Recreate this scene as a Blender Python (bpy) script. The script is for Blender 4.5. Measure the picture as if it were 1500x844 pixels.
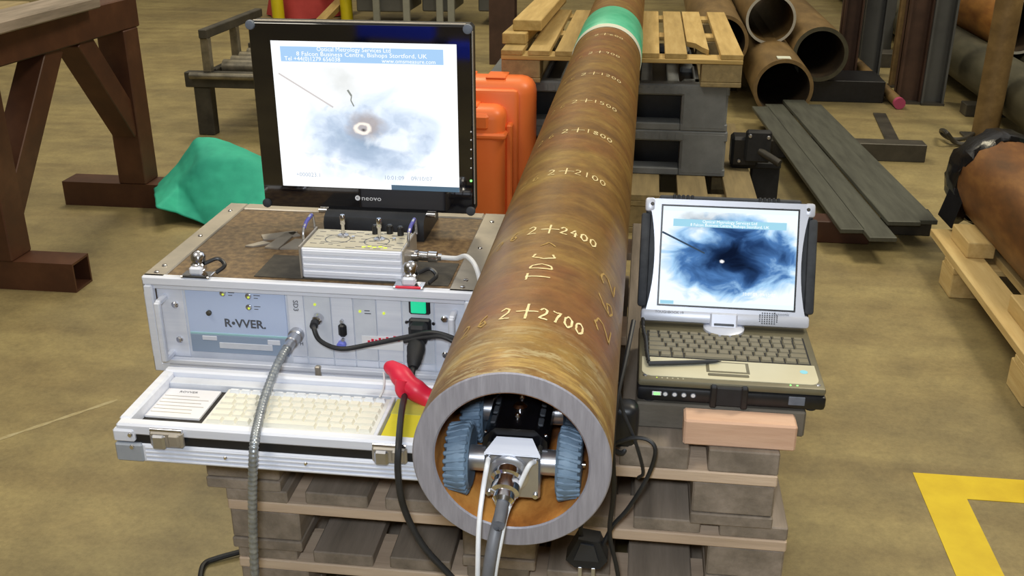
import bpy, bmesh, math, random
from mathutils import Vector, Matrix
random.seed(7)
for o in list(bpy.data.objects): bpy.data.objects.remove(o)
scn = bpy.context.scene
COL = scn.collection

# ------------------------------------------------------------------ camera, world, light, exposure
CAMP = Vector((0.1224, -0.9435, 1.386)); PITCH = math.radians(22.815); YAW = math.radians(7.3186); FPX = 1500.0
cd = bpy.data.cameras.new('camera'); cam = bpy.data.objects.new('camera', cd); COL.objects.link(cam)
cam.location = CAMP; cam.rotation_euler = (math.pi/2-PITCH, 0, YAW); cd.sensor_width = 36; cd.lens = 36*FPX/1500; cd.clip_end = 60; cd.clip_start = .02
scn.camera = cam
scn.view_settings.view_transform = 'Standard'; scn.view_settings.look = 'None'; scn.view_settings.gamma = 1
scn.view_settings.use_curve_mapping = False; scn.view_settings.exposure = 0.16
w = bpy.data.worlds.new('world'); scn.world = w; w.use_nodes = True
bg = w.node_tree.nodes['Background']; bg.inputs[0].default_value = (1.0, 0.95, 0.86, 1); bg.inputs[1].default_value = 0.42
def area(name, loc, target, size, energy, color):
    l = bpy.data.lights.new(name, 'AREA'); l.shape = 'SQUARE'; l.size = size; l.energy = energy; l.color = color
    o = bpy.data.objects.new(name, l); COL.objects.link(o); o.location = loc
    o.rotation_euler = (Vector(target)-Vector(loc)).to_track_quat('-Z', 'Y').to_euler(); return o
area('bay_lamp_key', (3.4, 2.6, 6.2), (0, 1.5, .4), 1.6, 215, (1.0, .90, .70))
area('bay_lamp_far', (-2.2, 7.0, 6.8), (-1.5, 6.0, 0), 2.2, 230, (1.0, .88, .62))
area('bay_lamp_near', (-2.4, -1.2, 6.2), (-.6, 1.0, 0), 2.2, 100, (1.0, .92, .78))
fl = bpy.data.lights.new('camera_flash', 'POINT'); fl.energy = 54; fl.color = (.85, .92, 1.0); fl.shadow_soft_size = .05
fo = bpy.data.objects.new('camera_flash', fl); COL.objects.link(fo); fo.location = CAMP+Vector((-.03, -.02, .10))

# ------------------------------------------------------------------ helpers
_cp, _sp, _cy, _sy = math.cos(PITCH), math.sin(PITCH), math.cos(YAW), math.sin(YAW)
FW = Vector((-_sy*_cp, _cy*_cp, -_sp)); RT = Vector((_cy, _sy, 0)); UP = RT.cross(FW)
def at(px, py, x=None, y=None, z=None):            # a measured point on a known plane of the place
    d = FW + RT*((px-750)/FPX) - UP*((py-422)/FPX)
    if z is not None: t = (z-CAMP.z)/d.z
    elif y is not None: t = (y-CAMP.y)/d.y
    else: t = (x-CAMP.x)/d.x
    return CAMP+d*t
def hexc(h):
    h = h.lstrip('#'); r = []
    for i in (0, 2, 4):
        c = int(h[i:i+2], 16)/255; r.append(c/12.92 if c <= .04045 else ((c+.055)/1.055)**2.4)
    return (*r, 1)
def mat(name, c1, c2=None, rough=.6, metal=0, scale=8, stretch=(1, 1, 1), bump=0, c3=None, lo=.35, hi=.65, vary=0, detail=6, coat=0, bscale=None, emit=0):
    m = bpy.data.materials.new(name); m.use_nodes = True; nt = m.node_tree; N = nt.nodes; L = nt.links
    b = N['Principled BSDF']; b.inputs['Roughness'].default_value = rough; b.inputs['Metallic'].default_value = metal
    if coat: b.inputs['Coat Weight'].default_value = coat; b.inputs['Coat Roughness'].default_value = .05
    b.inputs['Base Color'].default_value = hexc(c1)
    if emit: b.inputs['Emission Color'].default_value = hexc(c1); b.inputs['Emission Strength'].default_value = emit
    if c2 or bump:
        tc = N.new('ShaderNodeTexCoord'); mp = N.new('ShaderNodeMapping'); mp.inputs['Scale'].default_value = stretch
        L.new(tc.outputs['Object'], mp.inputs['Vector'])
        if vary:
            oi = N.new('ShaderNodeObjectInfo'); ml = N.new('ShaderNodeMath'); ml.operation = 'MULTIPLY'; ml.inputs[1].default_value = 37
            L.new(oi.outputs['Random'], ml.inputs[0]); L.new(ml.outputs[0], mp.inputs['Location'])
        nz = N.new('ShaderNodeTexNoise'); nz.inputs['Scale'].default_value = scale; nz.inputs['Detail'].default_value = detail; nz.inputs['Roughness'].default_value = .62
        L.new(mp.outputs[0], nz.inputs['Vector'])
        if c2:
            r = N.new('ShaderNodeValToRGB'); r.color_ramp.elements[0].position = lo; r.color_ramp.elements[1].position = hi
            r.color_ramp.elements[0].color = hexc(c1); r.color_ramp.elements[1].color = hexc(c2)
            if c3:
                e = r.color_ramp.elements.new((lo+hi)/2); e.color = hexc(c3)
            L.new(nz.outputs['Fac'], r.inputs[0]); out = r.outputs[0]
            if vary:
                hs = N.new('ShaderNodeHueSaturation'); mr = N.new('ShaderNodeMapRange')
                mr.inputs['To Min'].default_value = 1-vary; mr.inputs['To Max'].default_value = 1+vary
                L.new(oi.outputs['Random'], mr.inputs['Value']); L.new(mr.outputs[0], hs.inputs['Value']); L.new(out, hs.inputs['Color']); out = hs.outputs[0]
            L.new(out, b.inputs['Base Color'])
        if bump:
            bp = N.new('ShaderNodeBump'); bp.inputs['Strength'].default_value = bump; bp.inputs['Distance'].default_value = .01
            if bscale:
                n2 = N.new('ShaderNodeTexNoise'); n2.inputs['Scale'].default_value = bscale; n2.inputs['Detail'].default_value = 4
                L.new(mp.outputs[0], n2.inputs['Vector']); L.new(n2.outputs['Fac'], bp.inputs['Height'])
            else: L.new(nz.outputs['Fac'], bp.inputs['Height'])
            L.new(bp.outputs[0], b.inputs['Normal'])
    return m

class MB:
    def __init__(s): s.v = []; s.f = []; s.mi = []
    def add(s, vs, fs):
        n = len(s.v); s.v += [tuple(v) for v in vs]; s.f += [tuple(i+n for i in f) for f in fs]; return s
    def box(s, x0, x1, y0, y1, z0, z1, bev=0, M=None, seg=1):
        if x1 < x0: x0, x1 = x1, x0
        if y1 < y0: y0, y1 = y1, y0
        if z1 < z0: z0, z1 = z1, z0
        vs = [(x0, y0, z0), (x1, y0, z0), (x1, y1, z0), (x0, y1, z0), (x0, y0, z1), (x1, y0, z1), (x1, y1, z1), (x0, y1, z1)]
        fs = [(0, 3, 2, 1), (4, 5, 6, 7), (0, 1, 5, 4), (1, 2, 6, 5), (2, 3, 7, 6), (3, 0, 4, 7)]
        if bev:
            bm = bmesh.new(); bv = [bm.verts.new(v) for v in vs]
            for f in fs: bm.faces.new([bv[i] for i in f])
            bmesh.ops.bevel(bm, geom=bm.edges[:], offset=min(bev, .49*min(x1-x0, y1-y0, z1-z0)), segments=seg, profile=.5, affect='EDGES')
            bm.verts.index_update(); vs = [v.co.copy() for v in bm.verts]; fs = [[v.index for v in f.verts] for f in bm.faces]; bm.free()
        if M is not None: vs = [M @ Vector(v) for v in vs]
        return s.add(vs, fs)
    def bar(s, p0, p1, wx, wy, bev=0, roll=0, up=(0, 0, 1)):      # a box-section bar between two points
        p0 = Vector(p0); p1 = Vector(p1); d = p1-p0; L = d.length; zx = d.normalized(); u = Vector(up)
        if abs(zx.dot(u)) > .98: u = Vector((0, 1, 0))
        xx = u.cross(zx).normalized(); yy = zx.cross(xx)
        M = Matrix((xx, yy, zx)).transposed().to_4x4(); M.translation = p0
        if roll: M = M @ Matrix.Rotation(roll, 4, 'Z')
        return s.box(-wx/2, wx/2, -wy/2, wy/2, 0, L, bev, M)
    def cyl(s, p0, p1, r0, r1=None, n=20, caps=True):
        return s.lathe([(r0, 0), (r0 if r1 is None else r1, (Vector(p1)-Vector(p0)).length)], p0, Vector(p1)-Vector(p0), n, caps)
    def lathe(s, prof, o, ax, n=24, caps=True, closed=False):
        o = Vector(o); z = Vector(ax).normalized(); u = Vector((0, 0, 1)) if abs(z.z) < .9 else Vector((0, 1, 0))
        x = u.cross(z).normalized(); y = z.cross(x); vs = []; fs = []
        for r, h in prof:
            for i in range(n):
                a = 2*math.pi*i/n; vs.append(o+z*h+x*(r*math.cos(a))+y*(r*math.sin(a)))
        m = len(prof)
        for j in range(m if closed else m-1):
            k = (j+1) % m
            for i in range(n):
                i2 = (i+1) % n; fs.append((j*n+i, j*n+i2, k*n+i2, k*n+i))
        if caps and not closed:
            fs.append(tuple(range(n-1, -1, -1))); fs.append(tuple((m-1)*n+i for i in range(n)))
        return s.add(vs, fs)
    def tube(s, pts, r, n=8, caps=True):
        pts = [Vector(p) for p in pts]; m = len(pts); vs = []; fs = []; px = None
        for j, p in enumerate(pts):
            d = (pts[min(j+1, m-1)]-pts[max(j-1, 0)]).normalized()
            if px is None:
                u = Vector((0, 0, 1)) if abs(d.z) < .9 else Vector((1, 0, 0)); px = (u-d*u.dot(d)).normalized()
            else: px = (px-d*px.dot(d)).normalized()
            py = d.cross(px); rr = r[j] if isinstance(r, (list, tuple)) else r
            for i in range(n):
                a = 2*math.pi*i/n; vs.append(p+px*(rr*math.cos(a))+py*(rr*math.sin(a)))
        for j in range(m-1):
            for i in range(n):
                i2 = (i+1) % n; fs.append((j*n+i, j*n+i2, (j+1)*n+i2, (j+1)*n+i))
        if caps: fs.append(tuple(range(n-1, -1, -1))); fs.append(tuple((m-1)*n+i for i in range(n)))
        return s.add(vs, fs)
    def prism(s, poly, M, d):           # polygon in local XY of M, thickness d along local Z
        n = len(poly); vs = [M @ Vector((p[0], p[1], 0)) for p in poly]+[M @ Vector((p[0], p[1], d)) for p in poly]
        fs = [tuple(range(n-1, -1, -1)), tuple(range(n, 2*n))]+[(i, (i+1) % n, n+(i+1) % n, n+i) for i in range(n)]
        return s.add(vs, fs)
    def mesh(s, name, m, ang=35):
        me = bpy.data.meshes.new(name); me.from_pydata(s.v, [], s.f)
        bm = bmesh.new(); bm.from_mesh(me); bmesh.ops.recalc_face_normals(bm, faces=bm.faces); bm.to_mesh(me); bm.free()
        me.polygons.foreach_set('use_smooth', [True]*len(me.polygons)); me.set_sharp_from_angle(angle=math.radians(ang))
        if m: me.materials.append(m)
        me.update(); return me
    def build(s, name, m, parent=None, ang=35, world=True):
        if parent is not None and world:
            r = parent
            while r.parent: r = r.parent
            L = r.location; s.v = [(a-L.x, b-L.y, c-L.z) for a, b, c in s.v]
        o = bpy.data.objects.new(name, s.mesh(name, m, ang)); COL.objects.link(o); o.parent = parent; return o
def tag(o, label, cat, group=None, kind=None):
    if label: o['label'] = label
    if cat: o['category'] = cat
    if group: o['group'] = group
    if kind: o['kind'] = kind
    return o
def thing(name, label, cat, loc, group=None, rz=0):
    o = bpy.data.objects.new(name, None); COL.objects.link(o); o.location = loc; o.rotation_euler = (0, 0, rz); o.empty_display_size = .05
    return tag(o, label, cat, group)
def share(name, me, parent, loc, rot=(0, 0, 0), scale=(1, 1, 1)):
    o = bpy.data.objects.new(name, me); COL.objects.link(o); o.parent = parent; o.location = loc; o.rotation_euler = rot; o.scale = scale; return o
def rootloc(p):
    while p.parent: p = p.parent
    return p.location
def box(name, m, parent, x0, x1, y0, y1, z0, z1, bev=.002): return MB().box(x0, x1, y0, y1, z0, z1, bev).build(name, m, parent)
def spline(pts, k=8):
    pts = [Vector(p) for p in pts]; out = []; q = [pts[0]*2-pts[1]]+pts+[pts[-1]*2-pts[-2]]
    for i in range(1, len(q)-2):
        a, b, c, d = q[i-1:i+3]
        for j in range(k):
            t = j/k; out.append(.5*((2*b)+(c-a)*t+(2*a-5*b+4*c-d)*t*t+(3*b-a-3*c+d)*t**3))
    out.append(pts[-1]); return out
def text(name, body, size, M, m, parent, ext=.0003, align='CENTER', sx=1.0, bold=0):
    c = bpy.data.curves.new('txt', 'FONT'); c.body = body; c.size = size; c.extrude = ext; c.align_x = align; c.align_y = 'CENTER'; c.resolution_u = 2; c.offset = bold
    t = bpy.data.objects.new('txt', c); COL.objects.link(t); bpy.context.view_layer.update()
    me = bpy.data.meshes.new_from_object(t.evaluated_get(bpy.context.evaluated_depsgraph_get())); bpy.data.objects.remove(t); bpy.data.curves.remove(c)
    L = rootloc(parent) if parent else Vector((0, 0, 0))
    for v in me.vertices: v.co = (M @ Vector((v.co.x*sx, v.co.y, v.co.z)))-L
    me.materials.clear(); me.materials.append(m); me.name = name
    o = bpy.data.objects.new(name, me); COL.objects.link(o); o.parent = parent; return o
def frame(o, x, y):
    x = Vector(x).normalized(); y = Vector(y); y = (y-x*y.dot(x)).normalized(); z = x.cross(y)
    M = Matrix((x, y, z)).transposed().to_4x4(); M.translation = Vector(o); return M

# ------------------------------------------------------------------ materials
M_ = {}
def concrete():
    m = mat('concrete_floor', '#887d5a', '#a99b6c', rough=.5, scale=1.1, lo=.3, hi=.7, c3='#998b60', detail=11)
    nt = m.node_tree; N = nt.nodes; L = nt.links; b = N['Principled BSDF']
    tc = N.new('ShaderNodeTexCoord'); src = b.inputs['Base Color'].links[0].from_socket
    n2 = N.new('ShaderNodeTexNoise'); n2.inputs['Scale'].default_value = 9; n2.inputs['Detail'].default_value = 12; n2.inputs['Roughness'].default_value = .72
    L.new(tc.outputs['Object'], n2.inputs['Vector']); r = N.new('ShaderNodeValToRGB')
    r.color_ramp.elements[0].position = .30; r.color_ramp.elements[0].color = (.62, .61, .62, 1); r.color_ramp.elements[1].position = .62; r.color_ramp.elements[1].color = (1.05, 1.04, 1.0, 1)
    L.new(n2.outputs['Fac'], r.inputs[0])
    mx = N.new('ShaderNodeMix'); mx.data_type = 'RGBA'; mx.blend_type = 'MULTIPLY'; mx.inputs[0].default_value = .75
    L.new(src, mx.inputs[6]); L.new(r.outputs[0], mx.inputs[7])
    mp = N.new('ShaderNodeMapping'); mp.inputs['Scale'].default_value = (.5, 3, 1); mp.inputs['Rotation'].default_value = (0, 0, .4); L.new(tc.outputs['Object'], mp.inputs[0])
    n3 = N.new('ShaderNodeTexNoise'); n3.inputs['Scale'].default_value = 2.2; n3.inputs['Detail'].default_value = 10; L.new(mp.outputs[0], n3.inputs['Vector'])
    r3 = N.new('ShaderNodeValToRGB'); r3.color_ramp.elements[0].position = .36; r3.color_ramp.elements[0].color = (.74, .71, .72, 1); r3.color_ramp.elements[1].position = .6; r3.color_ramp.elements[1].color = (1, 1, 1, 1)
    L.new(n3.outputs['Fac'], r3.inputs[0]); m2 = N.new('ShaderNodeMix'); m2.data_type = 'RGBA'; m2.blend_type = 'MULTIPLY'; m2.inputs[0].default_value = .8
    L.new(mx.outputs[2], m2.inputs[6]); L.new(r3.outputs[0], m2.inputs[7]); n5 = N.new('ShaderNodeTexNoise'); n5.inputs['Scale'].default_value = 70; n5.inputs['Detail'].default_value = 8; n5.inputs['Roughness'].default_value = .8; L.new(tc.outputs['Object'], n5.inputs['Vector'])
    r5 = N.new('ShaderNodeValToRGB'); r5.color_ramp.elements[0].position = .36; r5.color_ramp.elements[0].color = (.70, .68, .66, 1); r5.color_ramp.elements[1].position = .60; r5.color_ramp.elements[1].color = (1.08, 1.07, 1.05, 1); L.new(n5.outputs['Fac'], r5.inputs[0])
    m5 = N.new('ShaderNodeMix'); m5.data_type = 'RGBA'; m5.blend_type = 'MULTIPLY'; m5.inputs[0].default_value = .6; L.new(m2.outputs[2], m5.inputs[6]); L.new(r5.outputs[0], m5.inputs[7])
    L.new(m5.outputs[2], b.inputs['Base Color'])
    bp = N.new('ShaderNodeBump'); bp.inputs['Strength'].default_value = .12; bp.inputs['Distance'].default_value = .01; L.new(n2.outputs['Fac'], bp.inputs['Height']); L.new(bp.outputs[0], b.inputs['Normal'])
    return m
def rust_pipe():
    m = mat('rusty_pipe_skin', '#5e4123', '#a08340', rough=.45, scale=3.0, stretch=(2.0, 4.5, 2.0), lo=.22, hi=.78, c3='#815f2c', detail=12, metal=.12)
    nt = m.node_tree; N = nt.nodes; L = nt.links; b = N['Principled BSDF']; src = b.inputs['Base Color'].links[0].from_socket
    tc = N.new('ShaderNodeTexCoord'); mp = N.new('ShaderNodeMapping'); mp.inputs['Scale'].default_value = (3, 22, 3); mp.inputs['Rotation'].default_value = (0, .0, .16); L.new(tc.outputs['Object'], mp.inputs[0])
    n2 = N.new('ShaderNodeTexNoise'); n2.inputs['Scale'].default_value = 2.0; n2.inputs['Detail'].default_value = 9; n2.inputs['Roughness'].default_value = .7; L.new(mp.outputs[0], n2.inputs['Vector'])
    r = N.new('ShaderNodeValToRGB'); r.color_ramp.elements[0].position = .52; r.color_ramp.elements[0].color = (0, 0, 0, 1); r.color_ramp.elements[1].position = .72; r.color_ramp.elements[1].color = (1, 1, 1, 1)
    L.new(n2.outputs['Fac'], r.inputs[0])
    # scraped yellow-grey scale near the cut end
    sp = N.new('ShaderNodeSeparateXYZ'); L.new(tc.outputs['Object'], sp.inputs[0]); mr = N.new('ShaderNodeMapRange'); mr.inputs['From Min'].default_value = .14; mr.inputs['From Max'].default_value = .02; mr.inputs['To Min'].default_value = .22; mr.inputs['To Max'].default_value = .9
    L.new(sp.outputs['Y'], mr.inputs['Value']); mm = N.new('ShaderNodeMath'); mm.operation = 'MULTIPLY'; L.new(r.outputs[0], mm.inputs[0]); L.new(mr.outputs[0], mm.inputs[1])
    mx = N.new('ShaderNodeMix'); mx.data_type = 'RGBA'; L.new(mm.outputs[0], mx.inputs[0]); L.new(src, mx.inputs[6]); mx.inputs[7].default_value = hexc('#cdae62')
    n4 = N.new('ShaderNodeTexNoise'); n4.inputs['Scale'].default_value = 5; n4.inputs['Detail'].default_value = 6; L.new(tc.outputs['Object'], n4.inputs['Vector'])
    r4 = N.new('ShaderNodeValToRGB'); r4.color_ramp.elements[0].position = .5; r4.color_ramp.elements[0].color = (0, 0, 0, 1); r4.color_ramp.elements[1].position = .75; r4.color_ramp.elements[1].color = (.5, .5, .5, 1); L.new(n4.outputs['Fac'], r4.inputs[0])
    m2 = N.new('ShaderNodeMix'); m2.data_type = 'RGBA'; L.new(r4.outputs[0], m2.inputs[0]); L.new(mx.outputs[2], m2.inputs[6]); m2.inputs[7].default_value = hexc('#8c4c28')
    n6 = N.new('ShaderNodeTexNoise'); n6.inputs['Scale'].default_value = 38; n6.inputs['Detail'].default_value = 8; n6.inputs['Roughness'].default_value = .75; L.new(tc.outputs['Object'], n6.inputs['Vector'])
    r6 = N.new('ShaderNodeValToRGB'); r6.color_ramp.elements[0].position = .34; r6.color_ramp.elements[0].color = (.62, .60, .58, 1); r6.color_ramp.elements[1].position = .64; r6.color_ramp.elements[1].color = (1.12, 1.12, 1.1, 1); L.new(n6.outputs['Fac'], r6.inputs[0])
    m6 = N.new('ShaderNodeMix'); m6.data_type = 'RGBA'; m6.blend_type = 'MULTIPLY'; m6.inputs[0].default_value = .7; L.new(m2.outputs[2], m6.inputs[6]); L.new(r6.outputs[0], m6.inputs[7])
    # loose grey mill scale flakes close to the saw cut
    mp7 = N.new('ShaderNodeMapping'); mp7.inputs['Scale'].default_value = (9, 30, 9); mp7.inputs['Rotation'].default_value = (.3, 0, -.35); L.new(tc.outputs['Object'], mp7.inputs[0])
    n7 = N.new('ShaderNodeTexNoise'); n7.inputs['Scale'].default_value = 2.2; n7.inputs['Detail'].default_value = 8; n7.inputs['Roughness'].default_value = .72; n7.inputs['Distortion'].default_value = .6; L.new(mp7.outputs[0], n7.inputs['Vector'])
    mr7 = N.new('ShaderNodeMapRange'); mr7.inputs['From Min'].default_value = .17; mr7.inputs['From Max'].default_value = .05; mr7.inputs['To Min'].default_value = 0; mr7.inputs['To Max'].default_value = .8; L.new(sp.outputs['Y'], mr7.inputs['Value'])
    r7 = N.new('ShaderNodeValToRGB'); r7.color_ramp.elements[0].position = .50; r7.color_ramp.elements[0].color = (0, 0, 0, 1); r7.color_ramp.elements[1].position = .60; r7.color_ramp.elements[1].color = (1, 1, 1, 1); L.new(n7.outputs['Fac'], r7.inputs[0])
    mm7 = N.new('ShaderNodeMath'); mm7.operation = 'MULTIPLY'; L.new(r7.outputs[0], mm7.inputs[0]); L.new(mr7.outputs[0], mm7.inputs[1])
    m7 = N.new('ShaderNodeMix'); m7.data_type = 'RGBA'; L.new(mm7.outputs[0], m7.inputs[0]); L.new(m6.outputs[2], m7.inputs[6]); m7.inputs[7].default_value = hexc('#b0a075'); L.new(m7.outputs[2], b.inputs['Base Color'])
    bp = N.new('ShaderNodeBump'); bp.inputs['Strength'].default_value = .25; bp.inputs['Distance'].default_value = .004; L.new(n2.outputs['Fac'], bp.inputs['Height']); L.new(bp.outputs[0], b.inputs['Normal'])
    return m
M_['floor'] = concrete(); M_['pipe'] = rust_pipe()
M_['bore'] = mat('orange_rust_bore', '#5c3416', '#cf9044', rough=.7, scale=14, stretch=(1, .6, 1), lo=.34, hi=.66, c3='#aa6a2a', bump=.4)
M_['cut'] = mat('sawn_steel', '#827f85', '#9a979d', rough=.5, metal=.25, scale=30, stretch=(6, 1, .6), lo=.3, hi=.7, bump=.06)
M_['chalk'] = mat('chalk', '#eadcae', '#d3bb80', rough=.9, scale=60, lo=.35, hi=.75)
M_['chalk_faint'] = mat('faint_chalk', '#b89a5c', '#9c7a40', rough=.9, scale=60, lo=.35, hi=.75)
M_['alu'] = mat('brushed_aluminium', '#c6cad6', '#d6d9e4', rough=.36, metal=.3, scale=3, stretch=(1, 30, 30), lo=.3, hi=.7)
M_['alu_w'] = mat('satin_white_aluminium', '#d6dae6', '#e4e7f0', rough=.42, metal=.1, scale=4, stretch=(1, 20, 20), lo=.3, hi=.7)
M_['alu_p'] = mat('grey_painted_panel', '#ccd0da', '#d8dce4', rough=.45, metal=.05, scale=20)
M_['alu_d'] = mat('dull_aluminium', '#a09a92', '#b8b0a2', rough=.42, metal=.6, scale=14, lo=.3, hi=.7)
M_['blue_pan'] = mat('pale_blue_panel', '#b6c6e6', '#c2d0ec', rough=.35, scale=2)
M_['blue_pan2'] = mat('blue_grey_panel', '#8b9cb4', '#97a7bd', rough=.4, scale=3)
M_['teal_line'] = mat('teal_line', '#9fc9cf', rough=.5)
M_['brk'] = mat('grey_bracket', '#9aa0aa', '#a8aeb6', rough=.45, metal=.2, scale=10)
M_['chrome'] = mat('chrome', '#d6d6da', rough=.14, metal=1)
M_['steel'] = mat('machined_steel', '#b2b3b8', '#c6c7cc', rough=.3, metal=.9, scale=25)
M_['lam'] = mat('brown_laminate', '#54422c', '#7d6644', rough=.55, scale=85, lo=.38, hi=.62, c3='#695338')
M_['lamd'] = mat('black_laminate', '#1e1c1c', '#2c2a28', rough=.5, scale=60)
M_['black'] = mat('black_plastic', '#141518', '#1d1e22', rough=.4, scale=40)
M_['gloss'] = mat('glossy_black_glass', '#070810', rough=.05); M_['gloss'].node_tree.nodes['Principled BSDF'].inputs['IOR'].default_value = 2.0
M_['rubber'] = mat('black_rubber', '#17181a', '#232427', rough=.65, scale=30)
M_['cable'] = mat('black_cable', '#1b1c1e', '#2a2b2e', rough=.5, scale=20)
M_['gcable'] = mat('grey_cable', '#55565a', '#66676b', rough=.5, scale=20)
M_['wcable'] = mat('white_cable', '#cfd0d2', '#e2e2e2', rough=.4, scale=20)
M_['braid'] = mat('braided_steel_hose', '#878d93', '#a9afb4', rough=.35, metal=.6, scale=80)
M_['tyre'] = mat('blue_grey_tyre', '#4a5c6e', '#687e92', rough=.6, scale=30, lo=.3, hi=.7)
M_['tyred'] = mat('dark_tyre', '#2e3a46', '#3d4a57', rough=.6, scale=30)
M_['anod'] = mat('black_anodised', '#0c0c0e', '#15151a', rough=.22, metal=.3, scale=20)
M_['grey_mark'] = mat('grey_print', '#55585f', rough=.6)
M_['white'] = mat('white_print', '#e8e8ea', rough=.5)
M_['key'] = mat('ivory_key', '#dfdccd', '#e8e6da', rough=.45, scale=6)
M_['keyw'] = mat('white_key', '#dfe3ea', '#e8ebf0', rough=.45, scale=6)
M_['kbase'] = mat('keyboard_shell', '#d6d6d2', '#deded9', rough=.5, scale=8)
M_['foam'] = mat('dark_foam', '#211f1e', '#403c38', rough=.95, scale=40, bump=.8)
M_['paper'] = mat('white_paper', '#dcdde6', '#e9e7e4', rough=.8, scale=4)
M_['yellow'] = mat('yellow_paper', '#d6c828', '#e0d23a', rough=.75, scale=6)
M_['yellow2'] = mat('olive_yellow_paper', '#b4b048', '#c2be5a', rough=.75, scale=6)
M_['red'] = mat('red_rubber', '#cf1836', '#e02a48', rough=.4, scale=10)
M_['green_lit'] = mat('lit_green_rocker', '#10b482', rough=.2, emit=.75)
M_['led_g'] = mat('green_led', '#78f070', emit=1.6)
M_['led_y'] = mat('yellow_led', '#c8d848', rough=.3, emit=.5)
M_['blue_conn'] = mat('blue_connector', '#6f78d8', rough=.4)
M_['rubgrey'] = mat('rubber_bumper', '#2b2e33', '#3a3d42', rough=.7, scale=50)
M_['bump_l'] = mat('grey_rubber_cap', '#5d6470', '#6d7480', rough=.6, scale=40)
M_['mag'] = mat('silver_magnesium', '#c5cad8', '#d2d6e2', rough=.38, metal=.2, scale=4)
M_['lapbase'] = mat('olive_grey_shell', '#6a6551', '#79735d', rough=.45, metal=.2, scale=10)
M_['palm'] = mat('champagne_palmrest', '#cfc9ac', '#dad4b8', rough=.4, metal=.2, scale=4)
M_['lkey'] = mat('laptop_key', '#77705c', '#878069', rough=.5, scale=9)
M_['navy'] = mat('slate_cover', '#2d3036', rough=.4)
M_['wood'] = mat('fresh_pine', '#a08650', '#c4aa70', rough=.75, scale=5, stretch=(6, .6, 6), lo=.28, hi=.72, c3='#b3975c', vary=.14, bump=.25)
M_['woodx'] = mat('fresh_pine_crosswise', '#a08650', '#c4aa70', rough=.75, scale=5, stretch=(.6, 6, 6), lo=.28, hi=.72, c3='#b3975c', vary=.14, bump=.25)
M_['woodl'] = mat('bright_pine', '#bca066', '#dcc48a', rough=.75, scale=5, stretch=(6, .6, 6), lo=.28, hi=.72, c3='#ceb278', vary=.1, bump=.25); M_['woodlx'] = mat('bright_pine_crosswise', '#bca066', '#dcc48a', rough=.75, scale=5, stretch=(.6, 6, 6), lo=.28, hi=.72, c3='#ceb278', vary=.1, bump=.25)
M_['gwood'] = mat('weathered_timber', '#6c6256', '#a09284', rough=.85, scale=4, stretch=(6, .6, 6), lo=.28, hi=.72, c3='#887c6e', vary=.18, bump=.35)
M_['gwoodx'] = mat('weathered_timber_crosswise', '#b39d86', '#e0cab0', rough=.85, scale=4, stretch=(.6, 6, 6), lo=.28, hi=.72, c3='#cbb39a', vary=.12, bump=.35)
M_['dpine'] = mat('grey_pine', '#7d6f50', '#a39066', rough=.8, scale=5, stretch=(6, .6, 6), lo=.28, hi=.72, bump=.25)
M_['dwood'] = mat('dark_wet_timber', '#5e584e', '#7d766a', rough=.75, scale=4, stretch=(2, 2, 5), lo=.28, hi=.72, vary=.12, bump=.3)
M_['pink'] = mat('pinkish_sawn_softwood', '#cba388', '#dcb89c', rough=.8, scale=7, stretch=(.8, 5, 5), lo=.28, hi=.72, bump=.2)
M_['tres'] = mat('red_oxide_steel', '#40261a', '#64402a', rough=.5, scale=4, stretch=(1, 1, 1), lo=.3, hi=.7, c3='#50301f', metal=.1)
M_['dark_steel'] = mat('dark_steel', '#363430', '#57534a', rough=.5, metal=.4, scale=7, lo=.3, hi=.7)
M_['grey_steel'] = mat('mill_steel_flat', '#45463f', '#63655b', rough=.55, metal=.35, scale=5, stretch=(4, .5, 1), lo=.3, hi=.7)
M_['roller'] = mat('worn_roller_steel', '#6a665c', '#a59d8a', rough=.35, metal=.7, scale=12, lo=.3, hi=.7)
M_['orange'] = mat('orange_plastic', '#f4783a', '#f98442', rough=.42, scale=3)
M_['plast'] = mat('dark_grey_plastic', '#626669', '#84888a', rough=.6, scale=6, lo=.3, hi=.7)
M_['cloth'] = mat('green_canvas', '#28a088', '#34ba9a', rough=.8, scale=5, bump=.1)
M_['tealtape'] = mat('teal_tape', '#44b48c', '#63c6a0', rough=.35, scale=14)
M_['whitetape'] = mat('pale_tape', '#d8dccb', rough=.5)
M_['bpipe'] = mat('brown_mill_pipe', '#665131', '#8e744a', rough=.55, scale=4, stretch=(3, .8, 3), lo=.3, hi=.7, c3='#7a623c', metal=.1)
M_['dbore'] = mat('dark_pipe_bore', '#33291c', '#4d3d28', rough=.8, scale=6)
M_['gpipe'] = mat('grey_green_pipe', '#3d3b2c', '#5a5644', rough=.6, scale=4, stretch=(3, .8, 3), lo=.3, hi=.7, metal=.2)
M_['cutl'] = mat('pale_machined_end', '#bcb9ac', '#cfccc0', rough=.4, metal=.4, scale=10)
M_['opipe'] = mat('orange_brown_pipe', '#7c4a1e', '#b8823a', rough=.5, scale=4, stretch=(3, .8, 3), lo=.3, hi=.7, metal=.15)
M_['rpipe'] = mat('red_brown_pipe', '#583a1c', '#8a6030', rough=.5, scale=5, stretch=(3, 1, 3), lo=.3, hi=.7, c3='#704822', metal=.1)
M_['bag'] = mat('black_polythene', '#101012', '#1a1a1e', rough=.22, scale=8, bump=.5)
M_['pinkcap'] = mat('pink_cap', '#b0486c', rough=.5)
M_['cab'] = mat('dark_grey_cabinet', '#4a4b4a', '#585957', rough=.5, scale=3)
M_['cabl'] = mat('grey_frame', '#82847c', '#93958c', rough=.5, scale=5)
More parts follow.
